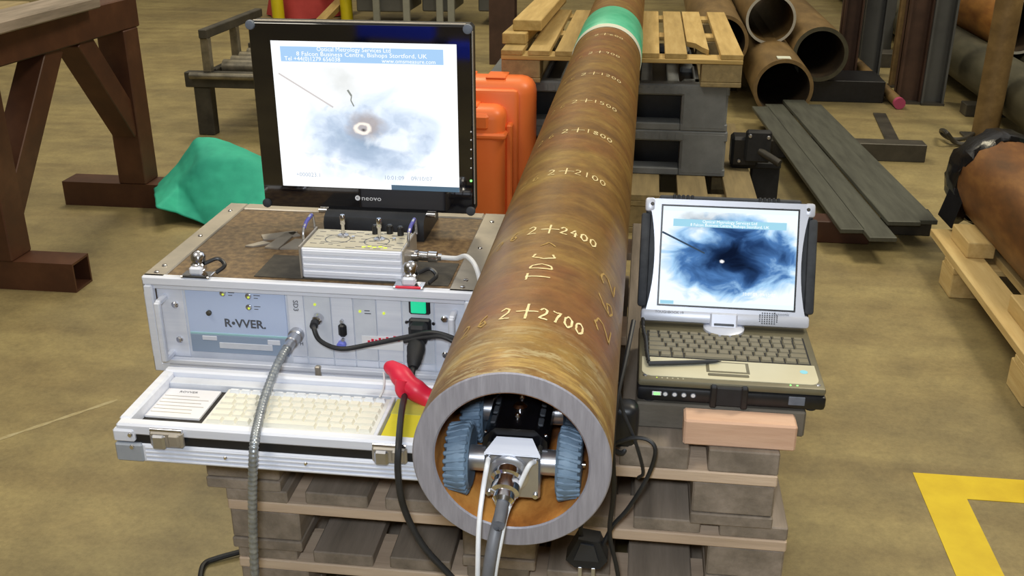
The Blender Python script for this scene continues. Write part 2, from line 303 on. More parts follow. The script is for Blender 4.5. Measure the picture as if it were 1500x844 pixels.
M_['redbag'] = mat('red_fabric', '#b23a3a', '#c84a48', rough=.7, scale=5)
M_['ypost'] = mat('yellow_paint', '#d0c010', '#dccc20', rough=.4, scale=6)
M_['ymark'] = mat('worn_yellow_floor_paint', '#c4a51a', '#d8bd24', rough=.5, scale=7, lo=.25, hi=.6)
M_['colm'] = mat('dark_brown_column', '#3f2c22', '#553d30', rough=.55, scale=5)
M_['wall'] = mat('workshop_wall', '#8a8474', '#979181', rough=.8, scale=2)
M_['bluept'] = mat('blue_paint', '#2038e0', '#2a44f0', rough=.45, scale=4)

# screens: what the panels show
def screen_mat(name, dark):
    m = bpy.data.materials.new(name); m.use_nodes = True; nt = m.node_tree; N = nt.nodes; L = nt.links; N.clear()
    out = N.new('ShaderNodeOutputMaterial'); em = N.new('ShaderNodeEmission'); L.new(em.outputs[0], out.inputs[0])
    tc = N.new('ShaderNodeTexCoord'); mp = N.new('ShaderNodeMapping'); L.new(tc.outputs['UV'], mp.inputs[0])
    def dist(cx, cy, sx, sy):
        a = N.new('ShaderNodeMapping'); a.inputs['Location'].default_value = (-cx*sx, -cy*sy, 0); a.inputs['Scale'].default_value = (sx, sy, 0); L.new(tc.outputs['UV'], a.inputs[0])
        v = N.new('ShaderNodeVectorMath'); v.operation = 'LENGTH'; L.new(a.outputs[0], v.inputs[0]); return v.outputs['Value']
    def noise(sc, det=6, dst=0):
        n = N.new('ShaderNodeTexNoise'); n.inputs['Scale'].default_value = sc; n.inputs['Detail'].default_value = det; n.inputs['Distortion'].default_value = dst; L.new(tc.outputs['UV'], n.inputs['Vector']); return n.outputs['Fac']
    def math_(op, a, b):
        n = N.new('ShaderNodeMath'); n.operation = op
        for i, q in enumerate((a, b)):
            if isinstance(q, (int, float)): n.inputs[i].default_value = q
            else: L.new(q, n.inputs[i])
        return n.outputs[0]
    def ramp(x, stops):
        r = N.new('ShaderNodeValToRGB'); e = r.color_ramp.elements
        e[0].position, e[0].color = stops[0][0], hexc(stops[0][1]); e[1].position, e[1].color = stops[-1][0], hexc(stops[-1][1])
        for p, c in stops[1:-1]: k = e.new(p); k.color = hexc(c)
        L.new(x, r.inputs[0]); return r.outputs[0]
    def mix(f, a, b, mode='MIX'):
        n = N.new('ShaderNodeMix'); n.data_type = 'RGBA'; n.blend_type = mode
        if isinstance(f, (int, float)): n.inputs[0].default_value = f
        else: L.new(f, n.inputs[0])
        for i, q in ((6, a), (7, b)):
            if isinstance(q, str): n.inputs[i].default_value = hexc(q)
            else: L.new(q, n.inputs[i])
        return n.outputs[2]
    if dark:
        d = math_('ADD', dist(.55, .50, 1.35, 1.75), math_('MULTIPLY', math_('SUBTRACT', noise(4.5, 12, .8), .5), 1.05))
        c = ramp(d, [(.05, '#101c34'), (.26, '#24406c'), (.46, '#4c78b0'), (.62, '#a4cdf0'), (.80, '#f0faff')])
        d2 = math_('ADD', dist(.50, .52, 3.2, 4.2), math_('MULTIPLY', math_('SUBTRACT', noise(9, 6, .3), .5), .8))
        c = mix(ramp(d2, [(.2, '#d0d0d0'), (.8, '#000000')]), c, '#0a1226')
        d3 = math_('ADD', dist(.34, .86, 2.2, 5), math_('MULTIPLY', math_('SUBTRACT', noise(7, 6), .5), .8))
        c = mix(ramp(d3, [(.15, '#b0b0b0'), (.6, '#000000')]), c, '#2a3c5c')
        hl = math_('ADD', dist(.455, .46, 30, 30), math_('MULTIPLY', noise(40, 3), .5))
        c = mix(ramp(hl, [(.5, '#ffffff'), (.9, '#000000')]), c, '#ffffff')
        em.inputs[1].default_value = 1.0
    else:
        d = math_('ADD', dist(.52, .36, 1.25, 1.45), math_('MULTIPLY', math_('SUBTRACT', noise(3.6, 11, .7), .5), 1.0))
        c = ramp(d, [(.0, '#9db0c4'), (.16, '#c0cfe2'), (.34, '#dde8f6'), (.54, '#fbfdff')])
        dn = math_('ADD', dist(.50, .34, 1.9, 2.6), math_('MULTIPLY', math_('SUBTRACT', noise(15, 9, .4), .5), 1.7))
        c = mix(ramp(dn, [(.25, '#a0a0a0'), (.62, '#000000')]), c, '#8ea2be')
        ws = math_('ADD', dist(.66, .34, 5, 9), math_('MULTIPLY', math_('SUBTRACT', noise(11, 7, .4), .5), 1.6))
        c = mix(ramp(ws, [(.3, '#e0e0e0'), (.8, '#000000')]), c, '#f2f8ff')
        d3 = math_('ADD', dist(.38, .76, 3.4, 3.2), math_('MULTIPLY', math_('SUBTRACT', noise(6, 6), .5), .9))
        c = mix(ramp(d3, [(.1, '#c8c8c8'), (.6, '#000000')]), c, '#c3c6c2')
        d4 = math_('ADD', dist(.49, .445, 5.2, 5.6), math_('MULTIPLY', math_('SUBTRACT', noise(12, 5), .5), .6))
        c = mix(ramp(d4, [(.28, '#d8d8d8'), (.65, '#000000')]), c, '#a8968a')
        d5 = math_('ADD', dist(.475, .425, 13, 15), math_('MULTIPLY', math_('SUBTRACT', noise(25, 3), .5), .3))
        c = mix(ramp(d5, [(.30, '#000000'), (.42, '#f0f0f0'), (.55, '#f0f0f0'), (.72, '#000000')]), c, '#fff4e8')
        d6 = math_('ADD', dist(.48, .415, 30, 30), math_('MULTIPLY', noise(30, 3), .6))
        c = mix(ramp(d6, [(.45, '#ffffff'), (.8, '#000000')]), c, '#55504c')
        em.inputs[1].default_value = 1.08
    L.new(c, em.inputs[0]); return m
M_['scr1'] = screen_mat('monitor_picture', False); M_['scr2'] = screen_mat('laptop_picture', True)
M_['bar_blue'] = mat('caption_blue', '#a9cdf2', emit=.8); M_['bar_blue'].node_tree.nodes['Principled BSDF'].inputs['Base Color'].default_value = (0, 0, 0, 1)
def emis(name, c, s=1.0):
    m = bpy.data.materials.new(name); m.use_nodes = True; N = m.node_tree.nodes; N.clear(); o = N.new('ShaderNodeOutputMaterial'); e = N.new('ShaderNodeEmission')
    e.inputs[0].default_value = hexc(c); e.inputs[1].default_value = s; m.node_tree.links.new(e.outputs[0], o.inputs[0]); return m
M_['bar_blue'] = emis('caption_blue', '#a6cbf0'); M_['cap_white'] = emis('caption_white', '#ffffff', 1.05); M_['bar_grey'] = emis('taskbar_grey', '#5b7488', .8); M_['cap_grey'] = emis('caption_grey', '#a9b6c6'); M_['probe'] = emis('probe_grey', '#d0cac8'); M_['crack'] = emis('crack_dark', '#8a8e88'); M_['probe_d'] = emis('probe_dark', '#3a4a5c'); M_['bar_teal'] = emis('status_teal', '#9fd2e6'); M_['task_w'] = emis('task_white', '#e8f4fa')

def uvplane(name, m, parent, o, xv, yv):            # flat emissive panel with UV
    o = Vector(o); xv = Vector(xv); yv = Vector(yv); L = rootloc(parent)
    me = bpy.data.meshes.new(name); me.from_pydata([tuple(p-L) for p in (o, o+xv, o+xv+yv, o+yv)], [], [(0, 1, 2, 3)])
    uv = me.uv_layers.new(name='UVMap')
    for i, c in enumerate(((0, 0), (1, 0), (1, 1), (0, 1))): uv.data[i].uv = c
    me.materials.append(m); ob = bpy.data.objects.new(name, me); COL.objects.link(ob); ob.parent = parent; return ob

# ------------------------------------------------------------------ setting
def struct(name, bm, m):
    o = bm.build(name, M_[m]); o['kind'] = 'structure'; return o
struct('floor', MB().box(-9, 9, -8, 15, -.1, 0), 'floor')
fl_o = bpy.data.objects['floor']; a = at(-20, 650, z=0); b = at(172, 586, z=0); d = (b-a); n = Vector((-d.y, d.x, 0)).normalized()*.008; sv = []
for k in range(13): p = a+d*(k/12); q = .5+.5*abs(math.sin(k*2.1)); sv += [p-n*q+Vector((0, 0, .0006)), p+n*q+Vector((0, 0, .0006))]
MB().add(sv, [(2*k, 2*k+1, 2*k+3, 2*k+2) for k in range(12)]).build('scuff_mark', mat('pale_scuff', '#b0a682', '#9c8d64', rough=.6, scale=30), fl_o)
struct('wall_back', MB().box(-9, 9, 15, 15.2, 0, 7), 'wall')
struct('wall_left', MB().box(-9.2, -9, -8, 15, 0, 7), 'wall')
struct('wall_right', MB().box(9, 9.2, -8, 15, 0, 7), 'wall')
struct('wall_front', MB().box(-9, 9, -8.2, -8, 0, 7), 'wall')

# yellow L painted on the floor
c0 = at(1337, 693, z=.0)
ym = MB().box(c0.x, c0.x+2.2, c0.y-.10, c0.y, .0, .0015).box(c0.x, c0.x+.10, c0.y-1.9, c0.y-.10, .0, .0015)
tag(ym.build('floor_marking', M_['ymark']), 'worn yellow painted corner line on the bare concrete floor', 'floor marking')

# ------------------------------------------------------------------ the inspected pipe
PZ = .78; PR = .1095; PI_R = .0845; PLEN = 6.2
pipe = thing('steel_pipe', 'long rusty brown steel pipe with chalk numbers, open end facing the camera', 'pipe', (0, 0, PZ))
MB().lathe([(PR, .0015), (PR, .5), (PR, 2), (PR, 4), (PR, PLEN)], (0, 0, PZ), (0, 1, 0), 96, caps=False).build('pipe_wall', M_['pipe'], pipe)
MB().lathe([(PI_R, .0015), (PI_R, .5), (PI_R, 2), (PI_R, 4), (PI_R, PLEN)], (0, 0, PZ), (0, 1, 0), 96, caps=False).build('bore', M_['bore'], pipe)
tag(MB().lathe([(PI_R, .002), (PI_R+.002, 0), (PR-.0015, 0), (PR, .0015)], (0, 0, PZ), (0, 1, 0), 96, caps=False).build('cut_end', M_['cut'], pipe), 'grey saw-cut end ring', None)
MB().lathe([(PI_R, PLEN), (PR, PLEN)], (0, 0, PZ), (0, 1, 0), 96, caps=False).build('far_end', M_['cut'], pipe)
tag(MB().lathe([(PR+.001, 2.44), (PR+.004, 2.445), (PR+.004, 2.86), (PR+.001, 2.865)], (0, 0, PZ), (0, 1, 0), 96, caps=False).build('tape_band', M_['tealtape'], pipe), 'teal green tape wrapped round the pipe', None)
MB().lathe([(PR+.001, 2.385), (PR+.003, 2.387), (PR+.003, 2.443), (PR+.001, 2.445)], (0, 0, PZ), (0, 1, 0), 96, caps=False).build('pale_tape_edge', M_['whitetape'], pipe)
# chalk handwriting: strokes laid on the curved skin (u round the pipe, v along it)
ST = {'0': [[(.5, 1), (.15, .75), (.15, .3), (.5, 0), (.85, .3), (.85, .75), (.5, 1)]], '1': [[(.5, 1), (.5, 0)]],
 '2': [[(.1, .8), (.4, 1), (.75, .85), (.7, .55), (.1, .05), (.9, .0)]], '4': [[(.6, 1), (.1, .4), (.9, .4)], [(.65, .7), (.62, 0)]],
 '5': [[(.85, 1), (.25, 1), (.2, .6), (.65, .62), (.8, .3), (.5, 0), (.1, .1)]], '6': [[(.7, 1), (.25, .6), (.15, .2), (.5, 0), (.8, .2), (.6, .48), (.2, .3)]],
 '7': [[(.1, .95), (.5, .9), (.88, 1), (.6, .5), (.45, 0)]], '8': [[(.5, .5), (.2, .75), (.5, 1), (.8, .75), (.5, .5), (.15, .25), (.5, 0), (.85, .25), (.5, .5)]],
 '9': [[(.8, .7), (.5, .5), (.2, .72), (.5, 1), (.8, .75), (.7, .3), (.6, 0)]], '+': [[(-.1, .5), (1.1, .55)], [(.5, 1.05), (.48, -.05)]],
 'T': [[(0, 1), (1, 1)], [(.5, 1), (.5, 0)]], 'D': [[(.15, 0), (.15, 1), (.6, .9), (.85, .5), (.6, .08), (.15, 0)]], 'C': [[(.9, .9), (.4, 1), (.1, .5), (.4, 0), (.9, .12)]], '<': [[(.1, .9), (.7, .5), (.1, .1)]], ' ': []}
def chalk(body, u0, v0, cw, ch, sp, wd, m, rot=False, name='chalk_writing'):
    mb = MB(); R = PR+.0006
    for i, chr_ in enumerate(body):
        for st in ST[chr_]:
            pts = []
            for (a, b), (c, d) in zip(st[:-1], st[1:]):
                for k in range(5): pts.append((a+(c-a)*k/5, b+(d-b)*k/5))
            pts.append(st[-1]); row = []
            for k, (a, b) in enumerate(pts):
                x = i*sp+a*cw; y = b*ch+random.uniform(-1, 1)*.0006
                row.append((u0-y, v0+x) if rot else (u0+x, v0+y))
            vs = []; n = len(row)
            for k, (u, v) in enumerate(row):
                du = row[min(k+1, n-1)][0]-row[max(k-1, 0)][0]; dv = row[min(k+1, n-1)][1]-row[max(k-1, 0)][1]; l = math.hypot(du, dv) or 1
                h = wd*.5*random.uniform(.75, 1.25)
                for s in (-1, 1):
                    uu = u-s*dv/l*h; vv = v+s*du/l*h; a = uu/PR; vs.append((R*math.sin(a), vv, PZ+R*math.cos(a)))
            mb.add(vs, [(2*k, 2*k+1, 2*k+3, 2*k+2) for k in range(n-1)])
    return mb.build(name, M_[m], pipe)
for num, v, s in (('2700', .142, 1.0), ('2400', .438, 1), ('2100', .738, 1), ('1800', 1.028, .95), ('1500', 1.296, .95), ('1200', 1.61, .85), ('900', 1.915, .8), ('600', 2.226, .75)):
    chalk('+', -.012, v-.004, .022, .034 if v > .2 else .040, .02, .0030 if v < .6 else .0022, 'chalk'); chalk(num, .013, v, .0128, .027 if v > .2 else .030, .0152, .0027 if v < .6 else .0021, 'chalk')
    chalk('2', -.034, v-.002, .015, .030, .03, .0026, 'chalk'); chalk('26', -.088, v-.006, .015, .030, .026, .0024, 'chalk_faint')
chalk('TDC', .016, .258, .022, .030, .036, .0030, 'chalk', rot=True)
chalk('<', .016, .380, .022, .026, .036, .0022, 'chalk_faint', rot=True)

for k, c_ in enumerate('262'): chalk(c_, .118, .19+k*.075, .05, .032, .085, .0030, 'chalk_faint', rot=True)

# ------------------------------------------------------------------ crawler in the bore
cr = thing('pipe_crawler', 'black and chrome wheeled pipe crawler parked inside the open pipe end', 'robot', (0, .05, PZ-.045))
Z0 = PZ
def wheel(xc, yc, s, r, m, zc, wd=.026):
    # tyre with knobbly tread, hub
    prof = [(r*.50, 0), (r*.80, -.002), (r*.93, .002), (r*.95, wd*.35), (r*.86, wd*.85), (r*.62, wd), (r*.3, wd)]
    t = MB().lathe(prof, (xc, yc, zc), (s, 0, 0), 40).build('tyre', M_[m], cr)
    tr = MB(); n = 26
    for i in range(n):
        a = 2*math.pi*i/n; ca, sa = math.cos(a), math.sin(a)
        rad = Vector((0, ca, sa)); tan = Vector((0, -sa, ca)); ax = Vector((s, 0, 0)); o = Vector((xc, yc, zc))
        b0 = o+rad*(r*.92)+ax*.000; b1 = o+rad*(r*.80)+ax*(wd*.98)+tan*.004
        for q, (p0, p1) in enumerate(((b0, b1),)):
            tr.bar(p0, p1, r*.15, r*.115, .0012, up=tan)
    tr.build('tread', M_[m], t)
    return t
for s in (-1, 1):
    for yw, zw in ((.034, Z0-.018), (.142, Z0-.016)):
        wheel(s*.050, yw, s, .0425, 'tyre' if not (s > 0 and yw > .1) else 'tyred', zw, .026)
        MB().lathe([(.0125, 0), (.0145, .002), (.0145, .026), (.0125, .028)], (s*.026, yw, zw), (s, 0, 0), 28).build('axle_hub', M_['steel'], cr)
        MB().lathe([(.004, 0), (.004, .004)], (s*.0755, yw, zw), (s, 0, 0), 16).build('wheel_bolt', M_['chrome'], cr)
for s in (-1, 1): box('side_plate', M_['dark_steel'], cr, s*.026, s*.031, .020, .165, Z0-.042, Z0+.004, .002)
box('chassis', M_['steel'], cr, -.026, .026, .022, .170, Z0-.046, Z0-.004, .003)
# rear plate with sloping pale top
MB().box(-.031, .031, .010, .022, Z0-.052, Z0+.004, .002).build('rear_plate', M_['steel'], cr)
MB().add([(-.031, .010, Z0+.0045), (.031, .010, Z0+.0045), (.020, .032, Z0+.0125), (-.020, .032, Z0+.0125), (-.031, .010, Z0+.001), (.031, .010, Z0+.001), (.020, .034, Z0+.001), (-.020, .034, Z0+.001)], [(0, 1, 2, 3), (7, 6, 5, 4), (0, 4, 5, 1), (1, 5, 6, 2), (2, 6, 7, 3), (3, 7, 4, 0)]).build('plate_cap', M_['alu_w'], cr)
# black motor body
MB().prism([(-.037, -.006), (.037, -.006), (.036, .008), (.022, .022), (-.022, .022), (-.036, .008)], frame((.0, .034, Z0), (1, 0, 0), (0, 0, 1)), -.098).build('motor_housing', M_['anod'], cr)
MB().prism([(-.037, .0), (.037, .0), (.037, .009), (.023, .0235), (-.023, .0235), (-.037, .009)], frame((.0, .122, Z0), (1, 0, 0), (0, 0, 1)), -.006).build('housing_rim', M_['steel'], cr)
for dx in (-.026, .026):
    for k in range(3): MB().bar((dx, .050+k*.022, Z0+.0185), (dx, .066+k*.022, Z0+.0185), .008, .003, .001).build('housing_rib', M_['rubgrey'], cr)
for yv_, r_ in ((.060, .004), (.082, .0085), (.104, .0045)): MB().lathe([(r_, 0), (r_, .003), (r_*.6, .006)], (.0, yv_, Z0+.0215), (0, 0, 1), 20).build('valve_cap', M_['chrome'], cr)
for dx in (-.034, .034): MB().lathe([(.003, 0), (.002, .002)], (dx, .042, Z0+.011), (dx, 0, .03), 10).build('housing_screw', M_['chrome'], cr)
# camera head further in
MB().lathe([(.030, 0), (.034, .004), (.034, .07), (.028, .075)], (.0, .150, Z0+.022), (0, 1, 0), 32).build('camera_head', M_['anod'], cr)
MB().lathe([(.022, 0), (.026, .0), (.026, .003), (.022, .003)], (.0, .147, Z0+.022), (0, 1, 0), 32, closed=True).build('head_ring', M_['steel'], cr)
for i in range(10):
    a = 2*math.pi*i/10; MB().lathe([(.002, 0), (.002, .002)], (.029*math.cos(a), .150, Z0+.022+.029*math.sin(a)), (0, -1, 0), 8).build('head_screw', M_['chrome'], cr)
for sx, sz in ((-.026, -.047), (.026, -.047), (-.026, -.002), (.026, -.002)):
    MB().lathe([(.003, 0), (.003, .003)], (sx, .010, Z0+sz), (0, -1, 0), 12).build('plate_screw', M_['chrome'], cr)
ax = Vector((-.04, -.92, -.38)).normalized(); co = Vector((-.004, .010, Z0-.020))
MB().lathe([(.023, -.002), (.023, .004), (.020, .006)], co, (0, -1, 0), 32).build('socket_flange', M_['steel'], cr)
MB().lathe([(.018, 0), (.018, .008), (.0145, .010), (.0145, .017), (.016, .018), (.016, .026), (.012, .028), (.012, .036), (.009, .040)], co, ax, 28).build('plug_collar', M_['chrome'], cr)
e0 = co+ax*.036
cab = spline([e0, e0+ax*.03, at(738, 740, y=-.02), at(727, 775, y=-.045), at(718, 820, y=-.06), at(712, 870, y=-.06), (at(708, 920, y=-.06))])
tag(MB().tube(cab, .0068, 12).build('crawler_cable', M_['gcable']), 'thick grey cable plugged into the crawler and hanging over the pipe lip', 'cable')
wl = spline([(-.026, .008, Z0-.002), at(713, 685, y=-.004), at(708, 715, y=-.01), at(702, 765, y=-.03), at(700, 820, y=-.04), at(699, 900, y=-.04)])
tag(MB().tube(wl, .0028, 10).build('white_tether', M_['wcable']), 'thin white cord left of the grey crawler cable', 'cord')
wr = spline([(.025, .008, Z0-.002), at(774, 684, y=-.004), at(757, 720, y=-.005), at(742, 752, y=-.03), at(733, 795, y=-.045), at(724, 850, y=-.05), at(722, 910, y=-.05)])
tag(MB().tube(wr, .0028, 10).build('white_tether', M_['wcable']), 'thin white cord right of the grey crawler cable', 'cord')

# ------------------------------------------------------------------ pallets
def pallet(label, x0, x1, y0, y1, z0, h, wx, wy, nd=7, group=None, nblk=(3, 3), deckm=None, gap=.30, blk=None, name='wooden_pallet', bh=.02, bw=.10, dfill=.78, skip=(), dt=None, bottom=True, rows=None, blkm=None):
    t = thing(name, label, 'pallet', ((x0+x1)/2, (y0+y1)/2, z0), group)
    dt = dt or bh*1.15; W = x1-x0; D = y1-y0
    zb = z0+bh; zc = z0+h-dt-bh; dm = deckm or wy
    pw = W/(nd-(1-dfill)) ; bwid = pw*dfill
    for i in range(nd):
        if i in skip: continue
        xa = x0+i*pw; e = random.uniform(-.008, .008)
        box('deck_board', M_[dm], t, xa, xa+bwid, y0+random.uniform(0, .006), y1+e, z0+h-dt, z0+h, .002)
    for j in range(3):
        ya = rows[j] if rows else y0+(D-bw)*j/2; box('cross_board', M_[wx], t, x0, x1, ya+.002, ya+bw, zc, zc+bh-.0005, .002)
    b_w = blk or bw*1.1
    for i in range(3):
        xa = x0+(W-b_w)*i/2
        if bottom: box('bottom_board', M_[blkm or wy], t, xa, xa+b_w, y0+.003, y1, z0, zb, .002)
        for j in range(3):
            ya = rows[j] if rows else y0+(D-bw*1.2)*j/2; box('block', M_[blkm or wy], t, xa+.001, xa+b_w-.001, ya+.005, ya+bw*1.2, (zb if bottom else z0)+.0004, zc-.0004, .003)
    return t
PG = 'weathered pallets stacked under the pipe end'
pallet('weathered grey pallet at the top of the near stack, under case and laptop', -.555, .352, .40, 1.42, .433, .135, 'gwoodx', 'gwood', 7, PG, blk=.125, dt=.038)
pallet('weathered pallet second from the top of the near stack', -.525, .378, .405, 1.42, .313, .12, 'gwoodx', 'gwood', 7, PG, blk=.12)
pallet('weathered pallet third from the top of the near stack', -.520, .370, .41, 1.42, .193, .12, 'gwoodx', 'gwood', 7, PG, blk=.12)
pallet('weathered pallet fourth from the top, low in the near stack', -.515, .375, .40, 1.42, .0965, .0965, 'gwoodx', 'gwood', 7, PG, blk=.12)
pallet('weathered pallet at the very bottom of the near stack', -.52, .37, .40, 1.42, 0, .0965, 'gwoodx', 'gwood', 7, PG, blk=.12)
DZ = .568
# timbers on the near stack
def timber(name, label, m, x0, x1, y0, y1, z0, z1, cat='timber', grp=None, bev=.003): return tag(MB().box(x0, x1, y0, y1, z0, z1, bev).build(name, M_[m]), label, cat, grp)
timber('timber_bearer', 'dark grey timber bearer carrying the front of the laptop', 'dwood', .135, .392, .456, .57, DZ, .612)
timber('timber_bearer', 'dark grey timber bearer under the back of the laptop', 'dwood', .14, .40, .62, .74, DZ, .612)
timber('wood_offcut', 'pinkish sawn softwood offcut in front of the laptop', 'pink', .208, .374, .412, .453, DZ, .611)
timber('pipe_chock', 'weathered timber chock carrying the pipe beside the laptop', 'gwood', -.05, .10, .60, .78, DZ, PZ-PR)

# ------------------------------------------------------------------ equipment case
CX0, CX1, CY0, CY1, CZ0, CZ1 = -.690, -.130, .540, .935, DZ, .745
case = thing('flight_case', 'open aluminium flight case with a rack front and brown top', 'equipment case', ((CX0+CX1)/2, (CY0+CY1)/2, CZ0))
E_ = .030
box('top_panel', M_['lam'], case, CX0+.02, CX1-.02, CY0+.012, CY1-.02, CZ1-.012, CZ1-.003, 0)
box('bottom_panel', M_['lamd'], case, CX0+.004, CX1-.004, CY0+.01, CY1-.004, CZ0, CZ0+.008, 0)
box('side_panel', M_['lam'], case, CX0+.003, CX0+.010, CY0+.01, CY1-.01, CZ0+.01, CZ1-.01, 0)
box('side_panel', M_['lamd'], case, CX1-.010, CX1-.003, CY0+.01, CY1-.01, CZ0+.01, CZ1-.01, 0)
box('back_panel', M_['lam'], case, CX0+.01, CX1-.01, CY1-.01, CY1-.003, CZ0+.01, CZ1-.01, 0)
def edge(x0, x1, y0, y1, z0, z1, m='alu_d'): return box('edge_trim', M_[m], case, x0, x1, y0, y1, z0, z1, .002)
edge(CX0, CX0+.038, CY0+.004, CY1, CZ1-.006, CZ1); edge(CX1-.042, CX1, CY0+.004, CY1, CZ1-.006, CZ1); edge(CX0+.038, CX1-.042, CY1-.030, CY1, CZ1-.006, CZ1)
edge(CX0, CX0+.004, CY0, CY1, CZ1-.03, CZ1-.006); edge(CX1-.004, CX1, CY0, CY1, CZ1-.03, CZ1-.006, 'lamd')
edge(CX0, CX0+.004, CY0, CY1, CZ0, CZ0+.03); edge(CX1-.004, CX1, CY0, CY1, CZ0, CZ0+.03)
edge(CX0, CX0+.004, CY0, CY0+.035, CZ0+.03, CZ1-.03, 'alu')
# front opening frame: stepped silver extrusion
for nm, a in (('top', (CX0, CX1, CZ1-.016, CZ1)), ('bot', (CX0+.012, CX1-.012, CZ0, CZ0+.018)), ('l', (CX0, CX0+.016, CZ0, CZ1-.016)), ('r', (CX1-.016, CX1, CZ0, CZ1-.016))):
    box('front_frame', M_['alu_w'], case, a[0], a[1], CY0, CY0+.014, a[2], a[3], .0025)
box('front_lip', M_['alu_w'], case, CX0+.016, CX1-.016, CY0+.006, CY0+.014, CZ1-.024, CZ1-.016, .001)
box('front_lip', M_['alu_w'], case, CX0+.016, CX1-.016, CY0-.003, CY0+.010, CZ0+.018, CZ0+.026, .001)
for k in range(3): box('frame_rib', M_['alu'], case, CX0+.03, CX1-.016, CY0-.0015, CY0+.004, CZ0+.003+k*.006, CZ0+.0055+k*.006, .0008)
for x in (CX0+.019, CX1-.021):
    for y in (CY0+.02, CY0+.05, CY0+.2, CY1-.05): MB().lathe([(.0045, 0), (.004, .0018), (.001, .0025)], (x, y, CZ1), (0, 0, 1), 12).build('rivet', M_['chrome'], case)
for y in (.60, .68, .78, .88): MB().lathe([(.004, 0), (.0035, .0016)], (CX1, y, CZ1-.018), (1, 0, 0), 10).build('rivet', M_['chrome'], case)
# rack panel
YP = CY0+.016
rp = box('rack_panel', M_['alu_p'], case, CX0+.016, CX1-.016, YP, YP+.004, CZ0+.02, CZ1-.016, 0)
def F(px, py): return at(px, py, y=YP)
def fpanel(name, m, x0, x1, z0, z1, d=.0025, parent=None, bev=.0006): return box(name, M_[m], parent or case, x0, x1, YP-d, YP+.001, z0, z1, bev)
# left display insert
bl, br_, bt, bb = -.623, -.450, .725, .604
ins = fpanel('display_insert', 'blue_pan', bl, br_, bb, bt, .003)
fpanel('insert_band', 'blue_pan2', bl+.001, br_-.001, bb+.001, bb+.034, .0045, ins)
fpanel('teal_stripe', 'teal_line', bl+.001, br_-.001, bb+.034, bb+.038, .0045, ins)
for x, z, wd, hh in ((-.588, bb+.028, .026, .008), (-.475, bb+.026, .022, .009)): fpanel('insert_window', 'alu_w', x-wd/2, x+wd/2, z-hh/2, z+hh/2, .0055, ins)
fpanel('insert_window', 'alu_p', -.572, -.478, bb+.010, bb+.021, .0055, ins)
tag(text('lettering', 'R•VVER.', .021, frame((-.523, YP-.0035, .661), (1, 0, 0), (0, 0, 1)), M_['grey_mark'], ins, bold=.0004), 'grey ROVVER lettering', None)
MB().lathe([(.0045, 0), (.0045, .004), (.003, .005)], (-.584, YP-.003, .679), (0, -1, 0), 16).build('knob', M_['dark_steel'], ins)
for x, z in ((-.556, .716), (-.512, .713), (-.513, .693)):
    MB().lathe([(.0052, 0), (.0052, .002), (.0032, .0032)], (x, YP-.003, z), (0, -1, 0), 16).build('indicator', M_['steel'], ins)
    MB().lathe([(.0022, 0), (.0016, .0015)], (x+.001, YP-.006, z-.001), (0, -1, 0), 10).build('indicator_lamp', M_['led_y'], ins)
    fpanel('indicator_print', 'grey_mark', x+.009, x+.020, z+.001, z+.0022, .0034, ins, 0); fpanel('indicator_print', 'grey_mark', x+.009, x+.016, z-.004, z-.0028, .0034, ins, 0)
# rack ear and handles
for sx, xh, xe in ((1, -.660, -.668), (-1, -.164, -.176)):
    fpanel('rack_ear', 'alu_w', xe-.004 if sx > 0 else -.197, xe+.040 if sx > 0 else -.147, CZ0+.024, CZ1-.018, .002)
    hd = MB().box(xh-.005, xh+.005, YP-.036, YP-.026, .596, .706, .002)
    hd.box(xh-.005, xh+.005, YP-.030, YP, .594, .604, .002).box(xh-.005, xh+.005, YP-.030, YP, .698, .708, .002)
    hd.build('rack_handle', M_['alu_w'], case)
    for z in (.625, .690): MB().lathe([(.006, 0), (.006, .003), (.004, .005)], (xh+.017*sx, YP-.002, z), (0, -1, 0), 16).build('rack_screw', M_['chrome'], case)
# module fronts
edges = [-.446, -.418, -.372, -.334, -.295, -.252, -.198]
for i, (a, b) in enumerate(zip(edges[:-1], edges[1:])):
    fpanel('module_front', 'alu_p' if i % 2 else 'alu_w', a+.0008, b-.0008, .606, .727, .003)
    fpanel('module_front', 'alu_w', a+.0008, b-.0008, .592, .604, .002)
    MB().lathe([(.0022, 0), (.0018, .001)], (a+.006, YP-.003, .722), (0, -1, 0), 10).build('module_screw', M_['dark_steel'], case)
text('module_print', 'SD3', .012, frame((-.432, YP-.0035, .700), (0, 0, -1), (1, 0, 0)), M_['grey_mark'], case)
text('module_print', 'H', .009, frame((-.427, YP-.0035, .630), (1, 0, 0), (0, 0, 1)), M_['grey_mark'], case)
for px, py in ((462, 445), (528, 455), (563, 458)):
    p = F(px, py); MB().lathe([(.0025, 0), (.002, .002)], (p.x, YP-.003, p.z), (0, -1, 0), 10).build('indicator_lamp', M_['led_y'], case)
fpanel('module_print', 'grey_mark', -.315, -.304, .692, .6935, .0034, None, 0); fpanel('module_print', 'grey_mark', -.315, -.306, .697, .6985, .0034, None, 0)
p = F(503, 482); MB().box(p.x-.007, p.x+.007, YP-.010, YP, p.z-.012, p.z+.012, .004).build('data_socket', M_['black'], case)
for dz in (-.017, .017): MB().lathe([(.003, 0), (.003, .006)], (p.x, YP-.003, p.z+dz), (0, -1, 0), 10).build('socket_screw', M_['steel'], case)
p = F(502, 503); MB().lathe([(.0075, 0), (.0075, .008), (.005, .010)], (p.x, YP-.003, p.z), (0, -1, 0), 18).build('blue_socket', M_['blue_conn'], case)
tag(fpanel('warning_label', 'white', -.322, -.252, .628, .652, .0036, None, 0), 'white sticker with red zigzag marks', None)
zz = MB()
